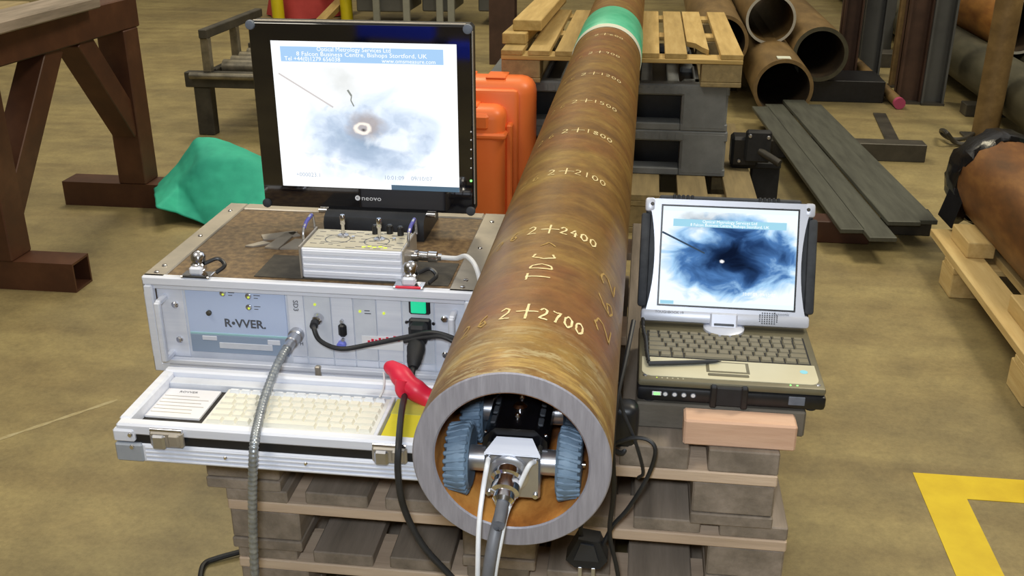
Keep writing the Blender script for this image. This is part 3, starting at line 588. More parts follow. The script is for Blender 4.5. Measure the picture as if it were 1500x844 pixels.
for k in range(9):
    xa = -.312+k*.0063; zz.box(xa, xa+.0042, YP-.0046, YP-.0035, .636+.002*(k % 2)+k*.0012, .644+.002*(k % 2)+k*.0012)
zz.build('label_marks', M_['red'], case)
sw = MB().box(-.240, -.204, YP-.006, YP, .696, .726, .003).build('switch_bezel', M_['black'], case)
box('rocker', M_['green_lit'], sw, -.2355, -.2105, YP-.0095, YP-.005, .700, .7215, .0015)
MB().box(-.240, -.203, YP-.010, YP, .652, .690, .003).build('power_inlet', M_['black'], case)
for x in (-.244, -.199): MB().lathe([(.0035, 0), (.003, .003)], (x, YP-.003, .682), (0, -1, 0), 12).build('socket_screw', M_['chrome'], case)
MB().box(-.402, -.392, CY0-.006, CY0+.003, CZ0+.004, CZ0+.03, .002).build('lid_catch', M_['alu_d'], case)
# butterfly latch keepers on top front edge
for i, (xa, m2) in enumerate(((-.595, 'black'), (-.236, 'red'))):
    lt = box('latch', M_['chrome'], case, xa-.026, xa+.024, CY0+.000, CY0+.026, CZ1, CZ1+.004, .001)
    MB().box(xa-.012, xa+.010, CY0+.004, CY0+.014, CZ1+.004, CZ1+.018, .003, Matrix.Translation((0, 0, 0))).build('latch_lever', M_['alu_w'], lt)
    MB().lathe([(.011, 0), (.013, .003), (.013, .010), (.010, .013), (.0125, .016), (.0125, .024), (.009, .030), (.003, .033)], (xa-.001, CY0+.020, CZ1+.008), (0, .12, 1), 20).build('latch_knob', M_['chrome'], lt)
    MB().box(xa-.022, xa+.020, CY0-.001, CY0+.004, CZ1+.001, CZ1+.005, .001).build('latch_band', M_[m2], lt)
    MB().tube(spline([(xa+.010, CY0+.02, CZ1+.020), (xa+.028, CY0+.034, CZ1+.024), (xa+.040, CY0+.03, CZ1+.014), (xa+.030, CY0+.016, CZ1+.006)]), .0035, 8).build('latch_wire', M_['black'], lt)
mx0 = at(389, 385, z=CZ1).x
tag(MB().box(mx0, CX1-.046, CY0+.028, .668, CZ1-.003, CZ1-.0012, .0004).build('dark_sheet', mat('charcoal_sheet', '#3a362f', '#4a453c', rough=.7, scale=60)), 'thin charcoal sheet under the control box on the brown case top', 'mat')  # thin charcoal sheet over the front right part of the case top
# patch of reflected light on the case top, shaped as thin pale plates
br = MB()
q0 = at(388, 361, z=CZ1+.001); 
def on(px, py, dz=.0): return at(px, py, z=CZ1-.0028+dz)
def plate(pts, d=.003):
    P_ = [on(*p) for p in pts]; n = len(P_); vs = [(p.x, p.y, p.z) for p in P_]+[(p.x, p.y, p.z+d) for p in P_]
    br.add(vs, [tuple(range(n)), tuple(range(n, 2*n))]+[(i, (i+1) % n, n+(i+1) % n, n+i) for i in range(n)])
plate([(359, 362), (386, 355), (398, 358), (370, 363)]); plate([(383, 346), (430, 340), (440, 346), (386, 353)]); plate([(388, 364), (418, 343), (436, 341), (408, 366)]); plate([(410, 366), (432, 352), (446, 352), (446, 366)])
tag(br.build('light_patch', M_['alu_d']), 'pale cross-shaped light patch, built as thin plates left of the control box', 'light patch')

# ------------------------------------------------------------------ lid lying in front, used as a tray
LX0, LX1, LY0, LY1, LZ0, LZ1 = -.617, -.057, .263, .448, DZ, .630
lid = thing('case_lid', 'aluminium flight case lid lying open side up, holding the keyboard', 'case lid', ((LX0+LX1)/2, (LY0+LY1)/2, LZ0))
box('tray_floor', M_['foam'], lid, LX0+.004, LX1-.004, LY0+.006, LY1-.006, LZ0+.002, LZ0+.040, 0)
box('front_wall', M_['alu_w'], lid, LX0+.004, LX1-.004, LY0+.001, LY0+.020, LZ0+.044, LZ1, .003)
box('gasket_strip', M_['black'], lid, LX0+.006, LX1-.006, LY0+.004, LY0+.018, LZ0+.030, LZ0+.044, 0)
fr = box('lower_extrusion', M_['alu_w'], lid, LX0+.002, LX1-.002, LY0+.001, LY0+.02, LZ0, LZ0+.030, .002)
for k in range(4): box('extrusion_rib', M_['alu_w'], fr, LX0+.045, LX1-.045, LY0-.0015, LY0+.003, LZ0+.003+k*.007, LZ0+.0065+k*.007, .001)
for x0_, x1_ in ((LX0, LX0+.018), (LX1-.018, LX1)): box('side_wall', M_['alu_w'], lid, x0_, x1_, LY0+.020, LY1-.015, LZ0, LZ1, .003)
box('back_wall', M_['alu_w'], lid, LX0, LX1, LY1-.015, LY1, LZ0, LZ1, .003)
box('inner_ledge', M_['alu_p'], lid, LX0+.018, LX1-.018, LY1-.036, LY1-.015, LZ0+.03, LZ1-.010, .001)
for x0_, x1_ in ((LX0-.001, LX0+.042), (LX1-.042, LX1+.001)):
    cb = box('corner_bracket', M_['brk'], lid, x0_, x1_, LY0-.002, LY0+.02, LZ0-.000, LZ0+.031, .003)
    box('corner_bracket', M_['alu_w'], lid, x0_, x1_-.01, LY0-.002, LY0+.02, LZ0+.033, LZ1-.008, .003)
    for z in (LZ0+.026, LZ1-.016): MB().lathe([(.004, 0), (.003, .002)], ((x0_+x1_)/2+.006, LY0-.002, z), (0, -1, 0), 10).build('rivet', M_['chrome'], lid)
for xa in (-.533, -.205):
    lt = box('latch', M_['alu_d'], lid, xa-.025, xa+.025, LY0-.009, LY0+.001, .600, .626, .003)
    MB().box(xa-.021, xa-.001, LY0-.013, LY0-.006, .598, .622, .003).build('latch_cup', M_['steel'], lt)
    MB().box(xa+.003, xa+.021, LY0-.012, LY0-.006, .603, .624, .003).build('latch_cup', M_['alu_d'], lt)
    MB().cyl((xa-.024, LY0-.004, .627), (xa+.024, LY0-.004, .627), .003, n=12).build('latch_pin', M_['chrome'], lt)
for xa in (-.45, -.33, -.12): MB().lathe([(.003, 0), (.002, .0015)], (xa, LY0-.0015, LZ0+.018), (0, -1, 0), 10).build('rivet', M_['chrome'], lid)
TZ = LZ0+.040
# card on the foam
cd_ = thing('instruction_card', 'white printed instruction card lying at the left of the lid tray', 'card', (-.553, .35, TZ))
MB().box(-.598, -.512, .322, .408, TZ, TZ+.004, .0005).build('card_sheet', M_['paper'], cd_)
text('card_print', 'ROVVER', .008, frame((-.576, .398, TZ+.0042), (1, 0, 0), (0, 1, 0)), M_['grey_mark'], cd_, .0001, 'LEFT')
pl_ = MB()
for k in range(6): pl_.box(-.594, -.594+random.uniform(.05, .078), .384-k*.010, .3852-k*.010, TZ+.004, TZ+.0043)
pl_.build('card_lines', M_['cap_grey'] if 0 else M_['alu_d'], cd_)
# white keyboard with separate keys
KX0, KX1, KY0, KY1 = -.497, -.232, .286, .402
kb = thing('keyboard', 'white keyboard with ivory keys set in the aluminium lid', 'keyboard', ((KX0+KX1)/2, (KY0+KY1)/2, TZ))
MB().box(KX0, KX1, KY0, KY1, TZ, TZ+.013, .002).build('keyboard_shell', M_['kbase'], kb)
box('shell_rail', M_['alu_w'], kb, KX1-.004, KX1+.002, KY0, KY1, TZ, TZ+.017, .001)
rows = [(14, .010, 'keyw'), (14, .017, 'key'), (13, .017, 'key'), (12, .017, 'key'), (12, .017, 'key'), (8, .016, 'key')]
yy = KY1-.005; kcache = {}
for ri, (n, hgt, mk) in enumerate(rows):
    wds = [1.0]*n
    if ri == 5: wds = [1.3, 1.1, 1.1, 5.2, 1.1, 1.1, 1.1, 1.0]
    elif ri in (2, 3, 4): wds[0] = 1.3+.2*(ri-2); wds[-1] = 1.6
    tot = sum(wds); px_ = (KX1-KX0-.016)/tot; x = KX0+.006
    for wv in wds:
        key = (round(wv, 2), hgt, mk, round(px_, 5))
        if key not in kcache:
            hw = wv*px_/2-.0009; hh = hgt/2-.0009
            vs = [(-hw, -hh, 0), (hw, -hh, 0), (hw, hh, 0), (-hw, hh, 0), (-hw+.002, -hh+.0015, .006), (hw-.002, -hh+.0015, .006), (hw-.002, hh-.003, .006), (-hw+.002, hh-.003, .006)]
            mb = MB().add(vs, [(0, 3, 2, 1), (4, 5, 6, 7), (0, 1, 5, 4), (1, 2, 6, 5), (2, 3, 7, 6), (3, 0, 4, 7)]); kcache[key] = mb.mesh('key', M_[mk], 20)
        share('key', kcache[key], kb, (x+wv*px_/2-kb.location.x, yy-hgt/2-kb.location.y, .0125)); x += wv*px_
    yy -= hgt+(.004 if ri == 0 else .0005)
# yellow papers right of the keyboard
tag(MB().box(-.226, -.165, .287, .355, TZ, TZ+.015, .001).build('note_pad', M_['yellow']), 'bright yellow note pad in the lid tray right of the keyboard', 'note pad')
tag(MB().box(-.228, -.150, .358, .404, TZ, TZ+.013, .001).build('note_pad', M_['yellow2']), 'olive yellow note pad behind the bright yellow one', 'note pad')

# ------------------------------------------------------------------ monitor
MY = .80; MX0, MX1, MZ0, MZ1 = -.566, -.171, .786, 1.124
mon = thing('monitor', 'black glass-fronted monitor with rubber corner caps, standing on the flight case', 'monitor', ((MX0+MX1)/2, MY+.03, CZ1-.003))
MB().box(MX0, MX1, MY+.004, MY+.045, MZ0, MZ1, .006).build('housing', M_['black'], mon)
MB().box(MX0+.002, MX1-.002, MY, MY+.005, MZ0+.002, MZ1-.002, .001).build('bezel_glass', M_['gloss'], mon)
box('edge_trim', M_['alu_d'], mon, MX0+.01, MX1-.01, MY+.003, MY+.008, MZ1-.0005, MZ1+.0025, .0008); box('edge_trim', M_['alu_d'], mon, MX1-.0005, MX1+.002, MY+.003, MY+.008, MZ0+.02, MZ1-.01, .0008)
SX0, SX1, SZ0, SZ1 = -.526, -.197, .829, 1.092
sc = uvplane('screen', M_['scr1'], mon, (SX0, MY-.0006, SZ0), (SX1-SX0, 0, 0), (0, 0, SZ1-SZ0)); tag(sc, 'bright screen showing a pipe interior', None)
SW, SH = SX1-SX0, SZ1-SZ0
def sp(u, v, d=.0010): return Vector((SX0+u*SW, MY-d, SZ0+v*SH))
def srect(name, m, u0, u1, v0, v1, d=.0010): return uvplane(name, m, sc, sp(u0, v0, d), (SW*(u1-u0), 0, 0), (0, 0, SH*(v1-v0)))
srect('caption_bar', M_['bar_blue'], .05, .93, .865, .965)
XM = ((1, 0, 0), (0, 0, 1))
text('caption_text', 'Optical Metrology Services Ltd', .0105, frame(sp(.45, .95, .0014), *XM), M_['cap_white'], sc, 0)
text('caption_text', '8 Falcon Business Centre, Bishops Stortford, UK', .0105, frame(sp(.49, .917, .0014), *XM), M_['cap_white'], sc, 0, sx=1.12)
text('caption_text', 'Tel +44(0)1279 656038', .0105, frame(sp(.07, .884, .0014), *XM), M_['cap_white'], sc, 0, 'LEFT'); text('caption_text', 'www.omsmeasure.com', .0100, frame(sp(.60, .882, .0014), *XM), M_['cap_white'], sc, 0, 'LEFT')
text('status_text', '+000023.1', .0110, frame(sp(.08, .085, .0014), *XM), M_['cap_grey'], sc, 0, 'LEFT'); text('status_text', '10:01:09    09/10/07', .0110, frame(sp(.58, .085, .0014), *XM), M_['cap_grey'], sc, 0, 'LEFT')
srect('task_bar', M_['bar_grey'], .62, 1.0, .0, .035)
def sline(u0, v0, u1, v1, wd, m, name):
    a = sp(u0, v0, .0014); b = sp(u1, v1, .0014); d = (b-a).normalized(); n = Vector((-d.z, 0, d.x))*wd/2
    MB().add([a-n, b-n, b+n, a+n], [(0, 1, 2, 3)]).build(name, m, sc)
sline(.03, .785, .32, .565, .0030, M_['probe'], 'probe_image'); sline(.405, .685, .425, .645, .0035, M_['crack'], 'crack_image'); sline(.425, .645, .42, .615, .002, M_['crack'], 'crack_image'); sline(.42, .615, .435, .575, .0022, M_['crack'], 'crack_image')
for x, z, m in ((MX0+.006, MZ1-.006, 'bump_l'), (MX1-.006, MZ1-.006, 'bump_l'), (MX0+.006, MZ0+.008, 'rubgrey'), (MX1-.006, MZ0+.008, 'rubgrey')):
    MB().lathe([(.0085, -.002), (.0085, .002), (.0075, .004), (.004, .005)], (x, MY-.0002, z), (0, -1, 0), 24).build('corner_cap', M_[m], mon)
p = at(524, 290, y=MY); MB().lathe([(.0048, 0), (.0048, .0008)], (p.x, MY, p.z), (0, -1, 0), 20).build('logo_disc', M_['white'], mon)
text('logo_mark', '<', .008, frame((p.x-.0003, MY-.001, p.z), *XM), M_['black'], mon, .0001)
tag(text('logo_text', 'neovo', .0130, frame((p.x+.007, MY-.0006, p.z), *XM), M_['white'], mon, .0001, 'LEFT', 1.15), 'white neovo lettering', None)
for py in (193, 205, 219, 232, 246): q = at(690, py, y=MY); MB().lathe([(.0013, 0), (.0013, .0008)], (q.x, MY, q.z), (0, -1, 0), 8).build('menu_button', M_['white'], mon)
q = at(690, 265, y=MY); MB().lathe([(.0024, 0), (.0018, .001)], (q.x, MY, q.z), (0, -1, 0), 10).build('power_led', M_['led_g'], mon)
xs0, xs1 = at(462, 330, y=.72).x, at(612, 330, y=.72).x
st_ = MB(); zt = CZ1-.003
prof = [(.768, zt), (.90, zt), (.90, zt+.01), (.846, MZ0+.03), (.80, MZ0+.002), (.790, MZ0+.004), (.772, MZ0-.004), (.766, MZ0-.014)]
M2 = Matrix(((0, 0, 1, xs0), (1, 0, 0, 0), (0, 1, 0, 0), (0, 0, 0, 1)))
st_.prism(prof, M2, xs1-xs0); st_.build('stand', M_['black'], mon)
for s in (xs0-.016, xs1): MB().cyl((s, .795, MZ0-.001), (s+.016, .795, MZ0-.001), .0045, n=14).build('stand_hinge', M_['chrome'], mon)

# ------------------------------------------------------------------ control box
BX0, BX1, BY0, BY1, BZ0, BZ1 = -.421, -.251, .570, .662, CZ1-.0012, .797
cb = thing('control_box', 'small silver joystick control box on top of the flight case', 'control box', ((BX0+BX1)/2, (BY0+BY1)/2, BZ0))
MB().box(BX0, BX1, BY0, BY1, BZ0, BZ1, .002).build('box_body', M_['alu_w'], cb)
for k in range(4): box('front_rib', M_['alu_w'], cb, BX0+.002, BX1-.002, BY0-.002, BY0+.002, BZ0+.006+k*.012, BZ0+.014+k*.012, .0012)
box('end_plate', M_['alu_d'], cb, BX1, BX1+.003, BY0-.003, BY1+.003, BZ0, BZ1+.004, .001); box('end_plate', M_['alu_d'], cb, BX0-.003, BX0, BY0-.003, BY1+.003, BZ0, BZ1+.004, .001)
M_['tan_pl'] = mat('beige_panel', '#bdb59e', '#c9c2ad', rough=.5, scale=12)
tp = box('top_plate', M_['tan_pl'], cb, BX0+.003, BX1-.003, BY0+.003, BY1-.003, BZ1, BZ1+.0015, 0)
pr = MB(); 
for k in range(40):
    a = BX0+.010+(k % 10)*.0158; b = BY0+.010+(k//10)*.021+random.uniform(-.006, .01); pr.box(a, a+random.uniform(.006, .016), b, b+.0016, BZ1+.0013, BZ1+.0018)
for cx, cy in ((BX0+.050, BY0+.045), (BX0+.118, BY0+.040)): pr.lathe([(.020, 0), (.0215, 0), (.0215, .0004), (.020, .0004)], (cx, cy, BZ1+.0013), (0, 0, 1), 24, closed=True)
pr.build('panel_print', M_['grey_mark'], tp)
pg_ = MB()
for k in range(5): pg_.box(BX0+.100+k*.009, BX0+.106+k*.009, BY0+.010+.004*(k % 2), BY0+.0135+.004*(k % 2), BZ1+.0013, BZ1+.0025)
pg_.build('key_legend', M_['led_y'], tp)
for cx, cy in ((BX0+.055, BY0+.060), (BX0+.120, BY0+.050)):
    j = MB().lathe([(.0095, 0), (.0095, .002), (.006, .004)], (cx, cy, BZ1+.0015), (0, 0, 1), 18).build('joystick', M_['steel'], cb)
    MB().lathe([(.0028, 0), (.0028, .016), (.0042, .018), (.0046, .032), (.0036, .034)], (cx, cy, BZ1+.005), (.02, 0, 1), 14).build('joystick_lever', M_['chrome'], j)
for cx, cy in ((BX0+.106, BY1-.014), (BX0+.130, BY1-.010), (BX0+.150, BY1-.016)):
    k = MB().lathe([(.0056, 0), (.0052, .014), (.0035, .016)], (cx, cy, BZ1+.0015), (0, 0, 1), 16).build('knob', M_['black'], cb)
for cx in (BX0+.075, BX0+.145): MB().lathe([(.0035, 0), (.003, .004)], (cx, BY0+.050, BZ1+.0015), (0, 0, 1), 12).build('push_button', M_['chrome'], cb)
M_['gripblue'] = mat('blue_grip', '#4a4a9c', '#5a5ab0', rough=.4, scale=20)
for cx in (BX0-.004, BX1+.004):
    MB().tube(spline([(cx, BY0+.028, BZ1), (cx, BY0+.030, BZ1+.016), (cx, BY0+.046, BZ1+.026), (cx, BY1-.012, BZ1+.030), (cx, BY1-.004, BZ1+.016), (cx, BY1-.002, BZ1)], 6), .0024, 8).build('guard_bar', M_['steel'], cb)
    MB().tube([(cx, BY0+.036, BZ1+.021), (cx, BY0+.05, BZ1+.0275), (cx, BY1-.014, BZ1+.030)], .0032, 8).build('guard_sleeve', M_['gripblue'], cb)
cc = Vector((BX1+.003, BY0+.058, BZ0+.026)); 
MB().lathe([(.010, 0), (.010, .010), (.008, .012), (.008, .026), (.0095, .028), (.0095, .042), (.006, .044), (.006, .050)], cc, (1, .0, -.02), 20).build('plug', M_['chrome'], cb)
tag(MB().tube(spline([cc+Vector((.046, 0, -.001)), cc+Vector((.075, -.004, 0)), at(684, 376, y=.61), at(699, 396, y=.585), (-.118, .56, .72), (-.116, .55, .66)]), .0042, 10).build('control_cable', M_['wcable']), 'pale grey cable curving from the control box behind the pipe', 'cable')

# ------------------------------------------------------------------ laptop
LPX, LPY, LPZ = .277, .455, .612
lap = thing('laptop', 'open rugged laptop with silver lid on timber bearers', 'laptop', (LPX, LPY, LPZ))
HW = .1415; LD = .228; LT = .040
MB().box(LPX-HW, LPX+HW, LPY, LPY+LD, LPZ+.004, LPZ+LT-.012, .006, seg=2).build('base_tray', M_['black'], lap)
MB().box(LPX-HW+.001, LPX+HW-.001, LPY+.003, LPY+LD-.001, LPZ+LT-.013, LPZ+LT, .005, seg=2).build('base_shell', M_['lapbase'], lap)
for sx in (-1, 1):
    for yv in (LPY+.016, LPY+LD-.02): MB().lathe([(.009, 0), (.009, .004)], (LPX+sx*(HW-.02), yv, LPZ), (0, 0, 1), 14).build('foot', M_['rubber'], lap)
zt = LPZ+LT
pts = []
for k in range(9): a = math.pi+math.pi/2*k/8; pts.append((-.119+.016*math.cos(a), .032+.018*math.sin(a)))
for k in range(9): a = -math.pi/2+math.pi/2*k/8; pts.append((.119+.013*math.cos(a), .032+.018*math.sin(a)))
pts += [(.132, .078), (-.135, .078)]
pm = MB().prism(pts, frame((LPX, LPY, zt-.001), (1, 0, 0), (0, 1, 0)), .0022).build('palm_rest', M_['palm'], lap)
MB().box(LPX-.036, LPX+.030, LPY+.036, LPY+.072, zt+.0005, zt+.0016, .0).build('touchpad_surround', M_['lapbase'], lap); MB().box(LPX-.031, LPX+.025, LPY+.040, LPY+.068, zt+.001, zt+.0022, .0).build('touchpad', M_['palm'], lap)
MB().box(LPX-.034, LPX+.028, LPY+.024, LPY+.031, zt+.0005, zt+.003, .002).build('touchpad_button', M_['lapbase'], lap)
MB().lathe([(.006, 0), (.006, .0003)], (LPX+.113, LPY+.054, zt+.0013), (0, 0, 1), 20).build('round_sticker', mat('sky_sticker', '#8fd4ea', rough=.4), lap)
box('keyboard_bed', M_['rubber'], lap, LPX-.128, LPX+.128, LPY+.080, LPY+.178, zt-.002, zt+.0008, 0)
kc = {}; yv = LPY+.0815
for ri, (n, hgt) in enumerate([(10, .0165), (12, .0165), (13, .0165), (14, .0165), (14, .0165), (15, .012)]):
    wds = [1.0]*n
    if ri == 0: wds[3] = 4.2
    elif ri == 1: wds[0] = 2; wds[-1] = 1.6
    elif ri == 2: wds[0] = 1.6; wds[-1] = 1.5
    elif ri == 3: wds[0] = 1.3
    pxw = .253/sum(wds); x = LPX-.1265
    for wv in wds:
        key = (round(wv*pxw, 5), hgt)
        if key not in kc:
            hw = wv*pxw/2-.0010; hh = hgt/2-.0010
            vs = [(-hw, -hh, 0), (hw, -hh, 0), (hw, hh, 0), (-hw, hh, 0), (-hw+.0016, -hh+.001, .0034), (hw-.0016, -hh+.001, .0034), (hw-.0016, hh-.002, .0034), (-hw+.0016, hh-.002, .0034)]
            kc[key] = MB().add(vs, [(0, 3, 2, 1), (4, 5, 6, 7), (0, 1, 5, 4), (1, 2, 6, 5), (2, 3, 7, 6), (3, 0, 4, 7)]).mesh('key', M_['lkey'], 20)
        share('key', kc[key], lap, (x+wv*pxw/2-LPX, yv+hgt/2-LPY, LT+.0008)); x += wv*pxw
    yv += hgt
# front edge details
for k, dx in enumerate((-.098, -.084, -.070, -.056)):
    MB().lathe([(.0042, 0), (.0042, .0006)], (LPX-.02+dx+.02, LPY-.0002, LPZ+.018), (0, -1, 0), 16).build('icon_disc', M_['bump_l'], lap)
    MB().lathe([(.003, 0), (.003, .0004), (.0022, .0004)], (LPX+dx, LPY-.0008, LPZ+.018), (0, -1, 0), 14).build('icon_print', M_['white'], lap)
MB().box(LPX-.118, LPX-.104, LPY-.0008, LPY+.001, LPZ+.0145, LPZ+.0215, .0006).build('led_window', M_['white'], lap)
MB().box(LPX-.1155, LPX-.1065, LPY-.0014, LPY, LPZ+.016, LPZ+.020, .0004).build('status_led', M_['led_g'], lap)
hn = box('handle_latch', M_['rubber'], lap, LPX-.030, LPX+.024, LPY-.004, LPY+.006, LPZ+.004, LPZ+.036, .002)
for dx in (-.026, .020): box('handle_post', M_['black'], hn, LPX+dx-.005, LPX+dx+.005, LPY-.007, LPY+.004, LPZ+.002, LPZ+.038, .002)
box('maker_plate', M_['bump_l'], lap, LPX+.086, LPX+.110, LPY-.001, LPY+.001, LPZ+.012, LPZ+.026, .0005)
for dx in (.088, .098): MB().lathe([(.0018, 0), (.0014, .001)], (LPX+dx, LPY+.010, zt-.0005), (0, 0, 1), 8).build('status_led', M_['led_g'], lap)
for k in range(6): MB().lathe([(.0014, 0), (.001, .0008)], (LPX-.112+k*.008, LPY+.010, zt-.0003), (0, 0, 1), 8).build('status_led', M_['led_y'] if k == 0 else M_['palm'], lap)
for dx in (-.130, .130): MB().lathe([(.004, 0), (.003, .001)], (LPX+dx, LPY+.016, zt-.0003), (0, 0, 1), 12).build('corner_screw', M_['chrome'], lap)
# lid
TL = math.radians(23); LO = Vector((LPX, LPY+.200, zt+.008)); LU = Vector((0, math.sin(TL), math.cos(TL))); LN = Vector((0, -math.cos(TL), math.sin(TL)))
LH = .212; LM = frame(LO, (1, 0, 0), LU)      # local: x right, y up the lid, z towards viewer
def lbox(name, m, x0, x1, y0, y1, z0, z1, bev=.001, par=None, seg=1): return MB().box(x0, x1, y0, y1, z0, z1, bev, LM, seg).build(name, M_[m], par or lap)
lidb = lbox('lid_shell', 'rubgrey', -.139, .139, .004, LH-.003, -.020, -.006, .004)
bez = []
n = 14
for k in range(n+1): t = k/n; bez.append((-.137+.0155*math.sin(math.pi*t)**.7-.0+(.004 if k in (0, n) else 0), LH*t*.955+.006))
for k in range(n+1): t = 1-k/n; bez.append((.137-.0155*math.sin(math.pi*t)**.7-(.004 if k in (0, n) else 0), LH*t*.955+.006))
bz = MB().prism(bez, LM @ Matrix.Translation((0, 0, -.007)), .009).build('lid_bezel', M_['mag'], lap)
lbox('lid_bottom_rim', 'mag', -.140, .140, .0, .022, -.012, .0035, .006, None, 2)
for sx in (-1, 1):
    lbox('corner_cap', 'mag', sx*.139-.016 if sx > 0 else -.141, sx*.139+.002 if sx > 0 else -.123, LH-.026, LH-.002, -.012, .0032, .005, None, 2)
    lbox('side_bumper', 'rubgrey', sx*.1405-.010 if sx > 0 else -.1465, .1465 if sx > 0 else -.1305, .024, LH-.028, -.016, .0005, .005, None, 2)
    MB().lathe([(.0032, 0), (.0026, .001)], LM @ Vector((sx*.129, LH-.013, .0032)), LN, 12).build('lid_screw', M_['dark_steel'], lap)
lbox('top_bumper', 'rubgrey', -.118, .118, LH-.006, LH+.003, -.018, .000, .003)
for k in range(10): lbox('bumper_rib', 'rubber', -.095+k*.0075+(.105 if k > 4 else 0), -.0905+k*.0075+(.105 if k > 4 else 0), LH-.004, LH+.0045, -.014, .001, .001)
LSX0, LSX1, LSY0, LSY1 = -.1105, .1125, .030, .196
lbox('screen_gasket', 'black', LSX0-.003, LSX1+.003, LSY0-.003, LSY1+.003, .0015, .0026, 0)
ls = uvplane('screen', M_['scr2'], lap, LM @ Vector((LSX0, LSY0, .003)), Vector((LSX1-LSX0, 0, 0)), LU*(LSY1-LSY0)); tag(ls, 'bright screen showing a dark pipe bore', None)
def lrect(name, m, u0, u1, v0, v1, d=.0033): return uvplane(name, m, ls, LM @ Vector((LSX0+u0*(LSX1-LSX0), LSY0+v0*(LSY1-LSY0), d)), Vector(((LSX1-LSX0)*(u1-u0), 0, 0)), LU*(LSY1-LSY0)*(v1-v0))
lrect('title_bar', M_['task_w'], 0, 1, .955, 1); lrect('task_bar', M_['task_w'], 0, 1, 0, .045); lrect('start_button', M_['bar_teal'], .01, .11, .005, .04, .0035); lrect('caption_bar', M_['bar_teal'], .08, .92, .80, .875)
def lp(u, v): return LM @ Vector((LSX0+u*(LSX1-LSX0), LSY0+v*(LSY1-LSY0), .0037))
text('caption_text', 'Optical Metrology Services Ltd', .0072, frame(lp(.5, .855), (1, 0, 0), LU), M_['cap_white'], ls, 0); text('caption_text', '8 Falcon Business Centre, Bishops Stortford, UK', .0066, frame(lp(.5, .82), (1, 0, 0), LU), M_['cap_white'], ls, 0)
text('status_text', '10:01:09  09/10/07', .0072, frame(lp(.74, .14), (1, 0, 0), LU), M_['cap_white'], ls, 0)
a = lp(.0, .735); b = lp(.325, .535); dd = (b-a).normalized(); nn = dd.cross(LN)*.0016
MB().add([a-nn, b-nn*.8, b+nn*.8, a+nn], [(0, 1, 2, 3)]).build('probe_image', M_['probe_d'], ls)
text('maker_lettering', 'TOUGHBOOK 19', .0062, LM @ Matrix.Translation((-.092, .0165, .0038)), M_['grey_mark'], lap, .0001); text('maker_lettering', 'Panasonic', .0066, LM @ Matrix.Translation((.093, .0225, .0038)), M_['grey_mark'], lap, .0001)
gr = MB()
for i in range(8):
    for j in range(6):
        if (i in (0, 7)) and (j in (0, 5)): continue
        gr.lathe([(.0013, 0), (.0013, .0005)], LM @ Vector((.058+i*.004, .006+j*.0034, .0035)), LN, 6)
tag(gr.build('speaker_grille', M_['navy'], lap), None, None, kind='stuff')
lbox('swivel_block', 'mag', -.024, .022, -.012, .020, -.004, .0065, .003); lbox('swivel_slot', 'navy', -.017, .016, -.002, .002, .006, .0075, .0005)
MB().lathe([(.034, 0), (.034, .004), (.028, .007)], (LPX, LPY+.200, zt), (0, 0, 1), 36).build('swivel_base', M_['mag'], lap)
sty = spline([(LPX-.125, LPY+.045, zt+.0055), (LPX-.07, LPY+.055, zt+.0055), (LPX-.018, LPY+.066, zt+.0055)], 4)
st = thing('stylus', 'dark grey stylus lying across the laptop palm rest', 'stylus', sty[0]); MB().tube(sty, [.0036, .0038, .0038, .0038, .0036, .0036, .0034, .0030, .0022], 10).build('stylus_barrel', M_['navy'], st)
MB().cyl(sty[-1], sty[-1]+Vector((.006, .0014, 0)), .0016, .0006, 8).build('stylus_tip', M_['black'], st)
tg = spline([(LPX-.136, LPY+.185, zt+.020), (LPX-.134, LPY+.165, zt+.006), (LPX-.130, LPY+.125, zt+.008), (LPX-.128, LPY+.085, zt+.006), (LPX-.125, LPY+.05, zt+.006)])
MB().tube(tg, [.0022+.0014*abs(math.sin(i*1.3)) for i in range(len(tg))], 8).build('tether_cord', M_['cable'], st)

# ------------------------------------------------------------------ cables on the case side
hs = spline([at(430, 497, y=.535), at(411, 525, y=.47), at(391, 573, y=.365), at(379, 615, y=.29), at(372, 655, y=.242), at(370, 720, y=.238), at(371, 790, y=.245), at(374, 870, y=.25), at(374, 960, y=.25)], 40)
hz = thing('braided_hose', 'grey braided metal hose from the case front down past the pallets', 'hose', hs[-1])
MB().tube(hs, [.0062+.0009*(i % 4 < 2) for i in range(len(hs))], 12).build('hose_sleeve', M_['braid'], hz)
d0 = (hs[3]-hs[0]).normalized()
MB().lathe([(.013, -.022), (.013, -.008), (.0105, -.006), (.0105, .012), (.0085, .014), (.0085, .034)], hs[0], d0, 20).build('hose_coupling', M_['steel'], hz)
k1 = F(468, 463)
bc = thing('signal_cable', 'black cable with round plug, looping across the case front to the pipe', 'cable', (k1.x, YP-.01, k1.z))
MB().lathe([(.009, 0), (.009, .010), (.007, .012)], (k1.x, YP-.003, k1.z), (-.1, -.8, -.3), 18).build('plug_nut', M_['chrome'], bc)
c1 = spline([(k1.x-.003, YP-.018, k1.z-.004), at(460, 482, y=.515), at(470, 500, y=.512), at(500, 511, y=.515), at(545, 504, y=.518), at(600, 493, y=.515), at(640, 488, y=.51), (-.118, .505, .665)])
MB().tube(c1[:6], .0068, 12).build('plug_boot', M_['rubber'], bc); MB().tube(c1, .0040, 10).build('cable_sheath', M_['cable'], bc)
c2 = spline([at(592, 500, y=.512), at(625, 494, y=.508), at(655, 496, y=.50), (-.116, .49, .655)])
tag(MB().tube(c2, .0036, 10).build('signal_cable', M_['cable']), 'second black cable just under the looping one, running to the pipe', 'cable')
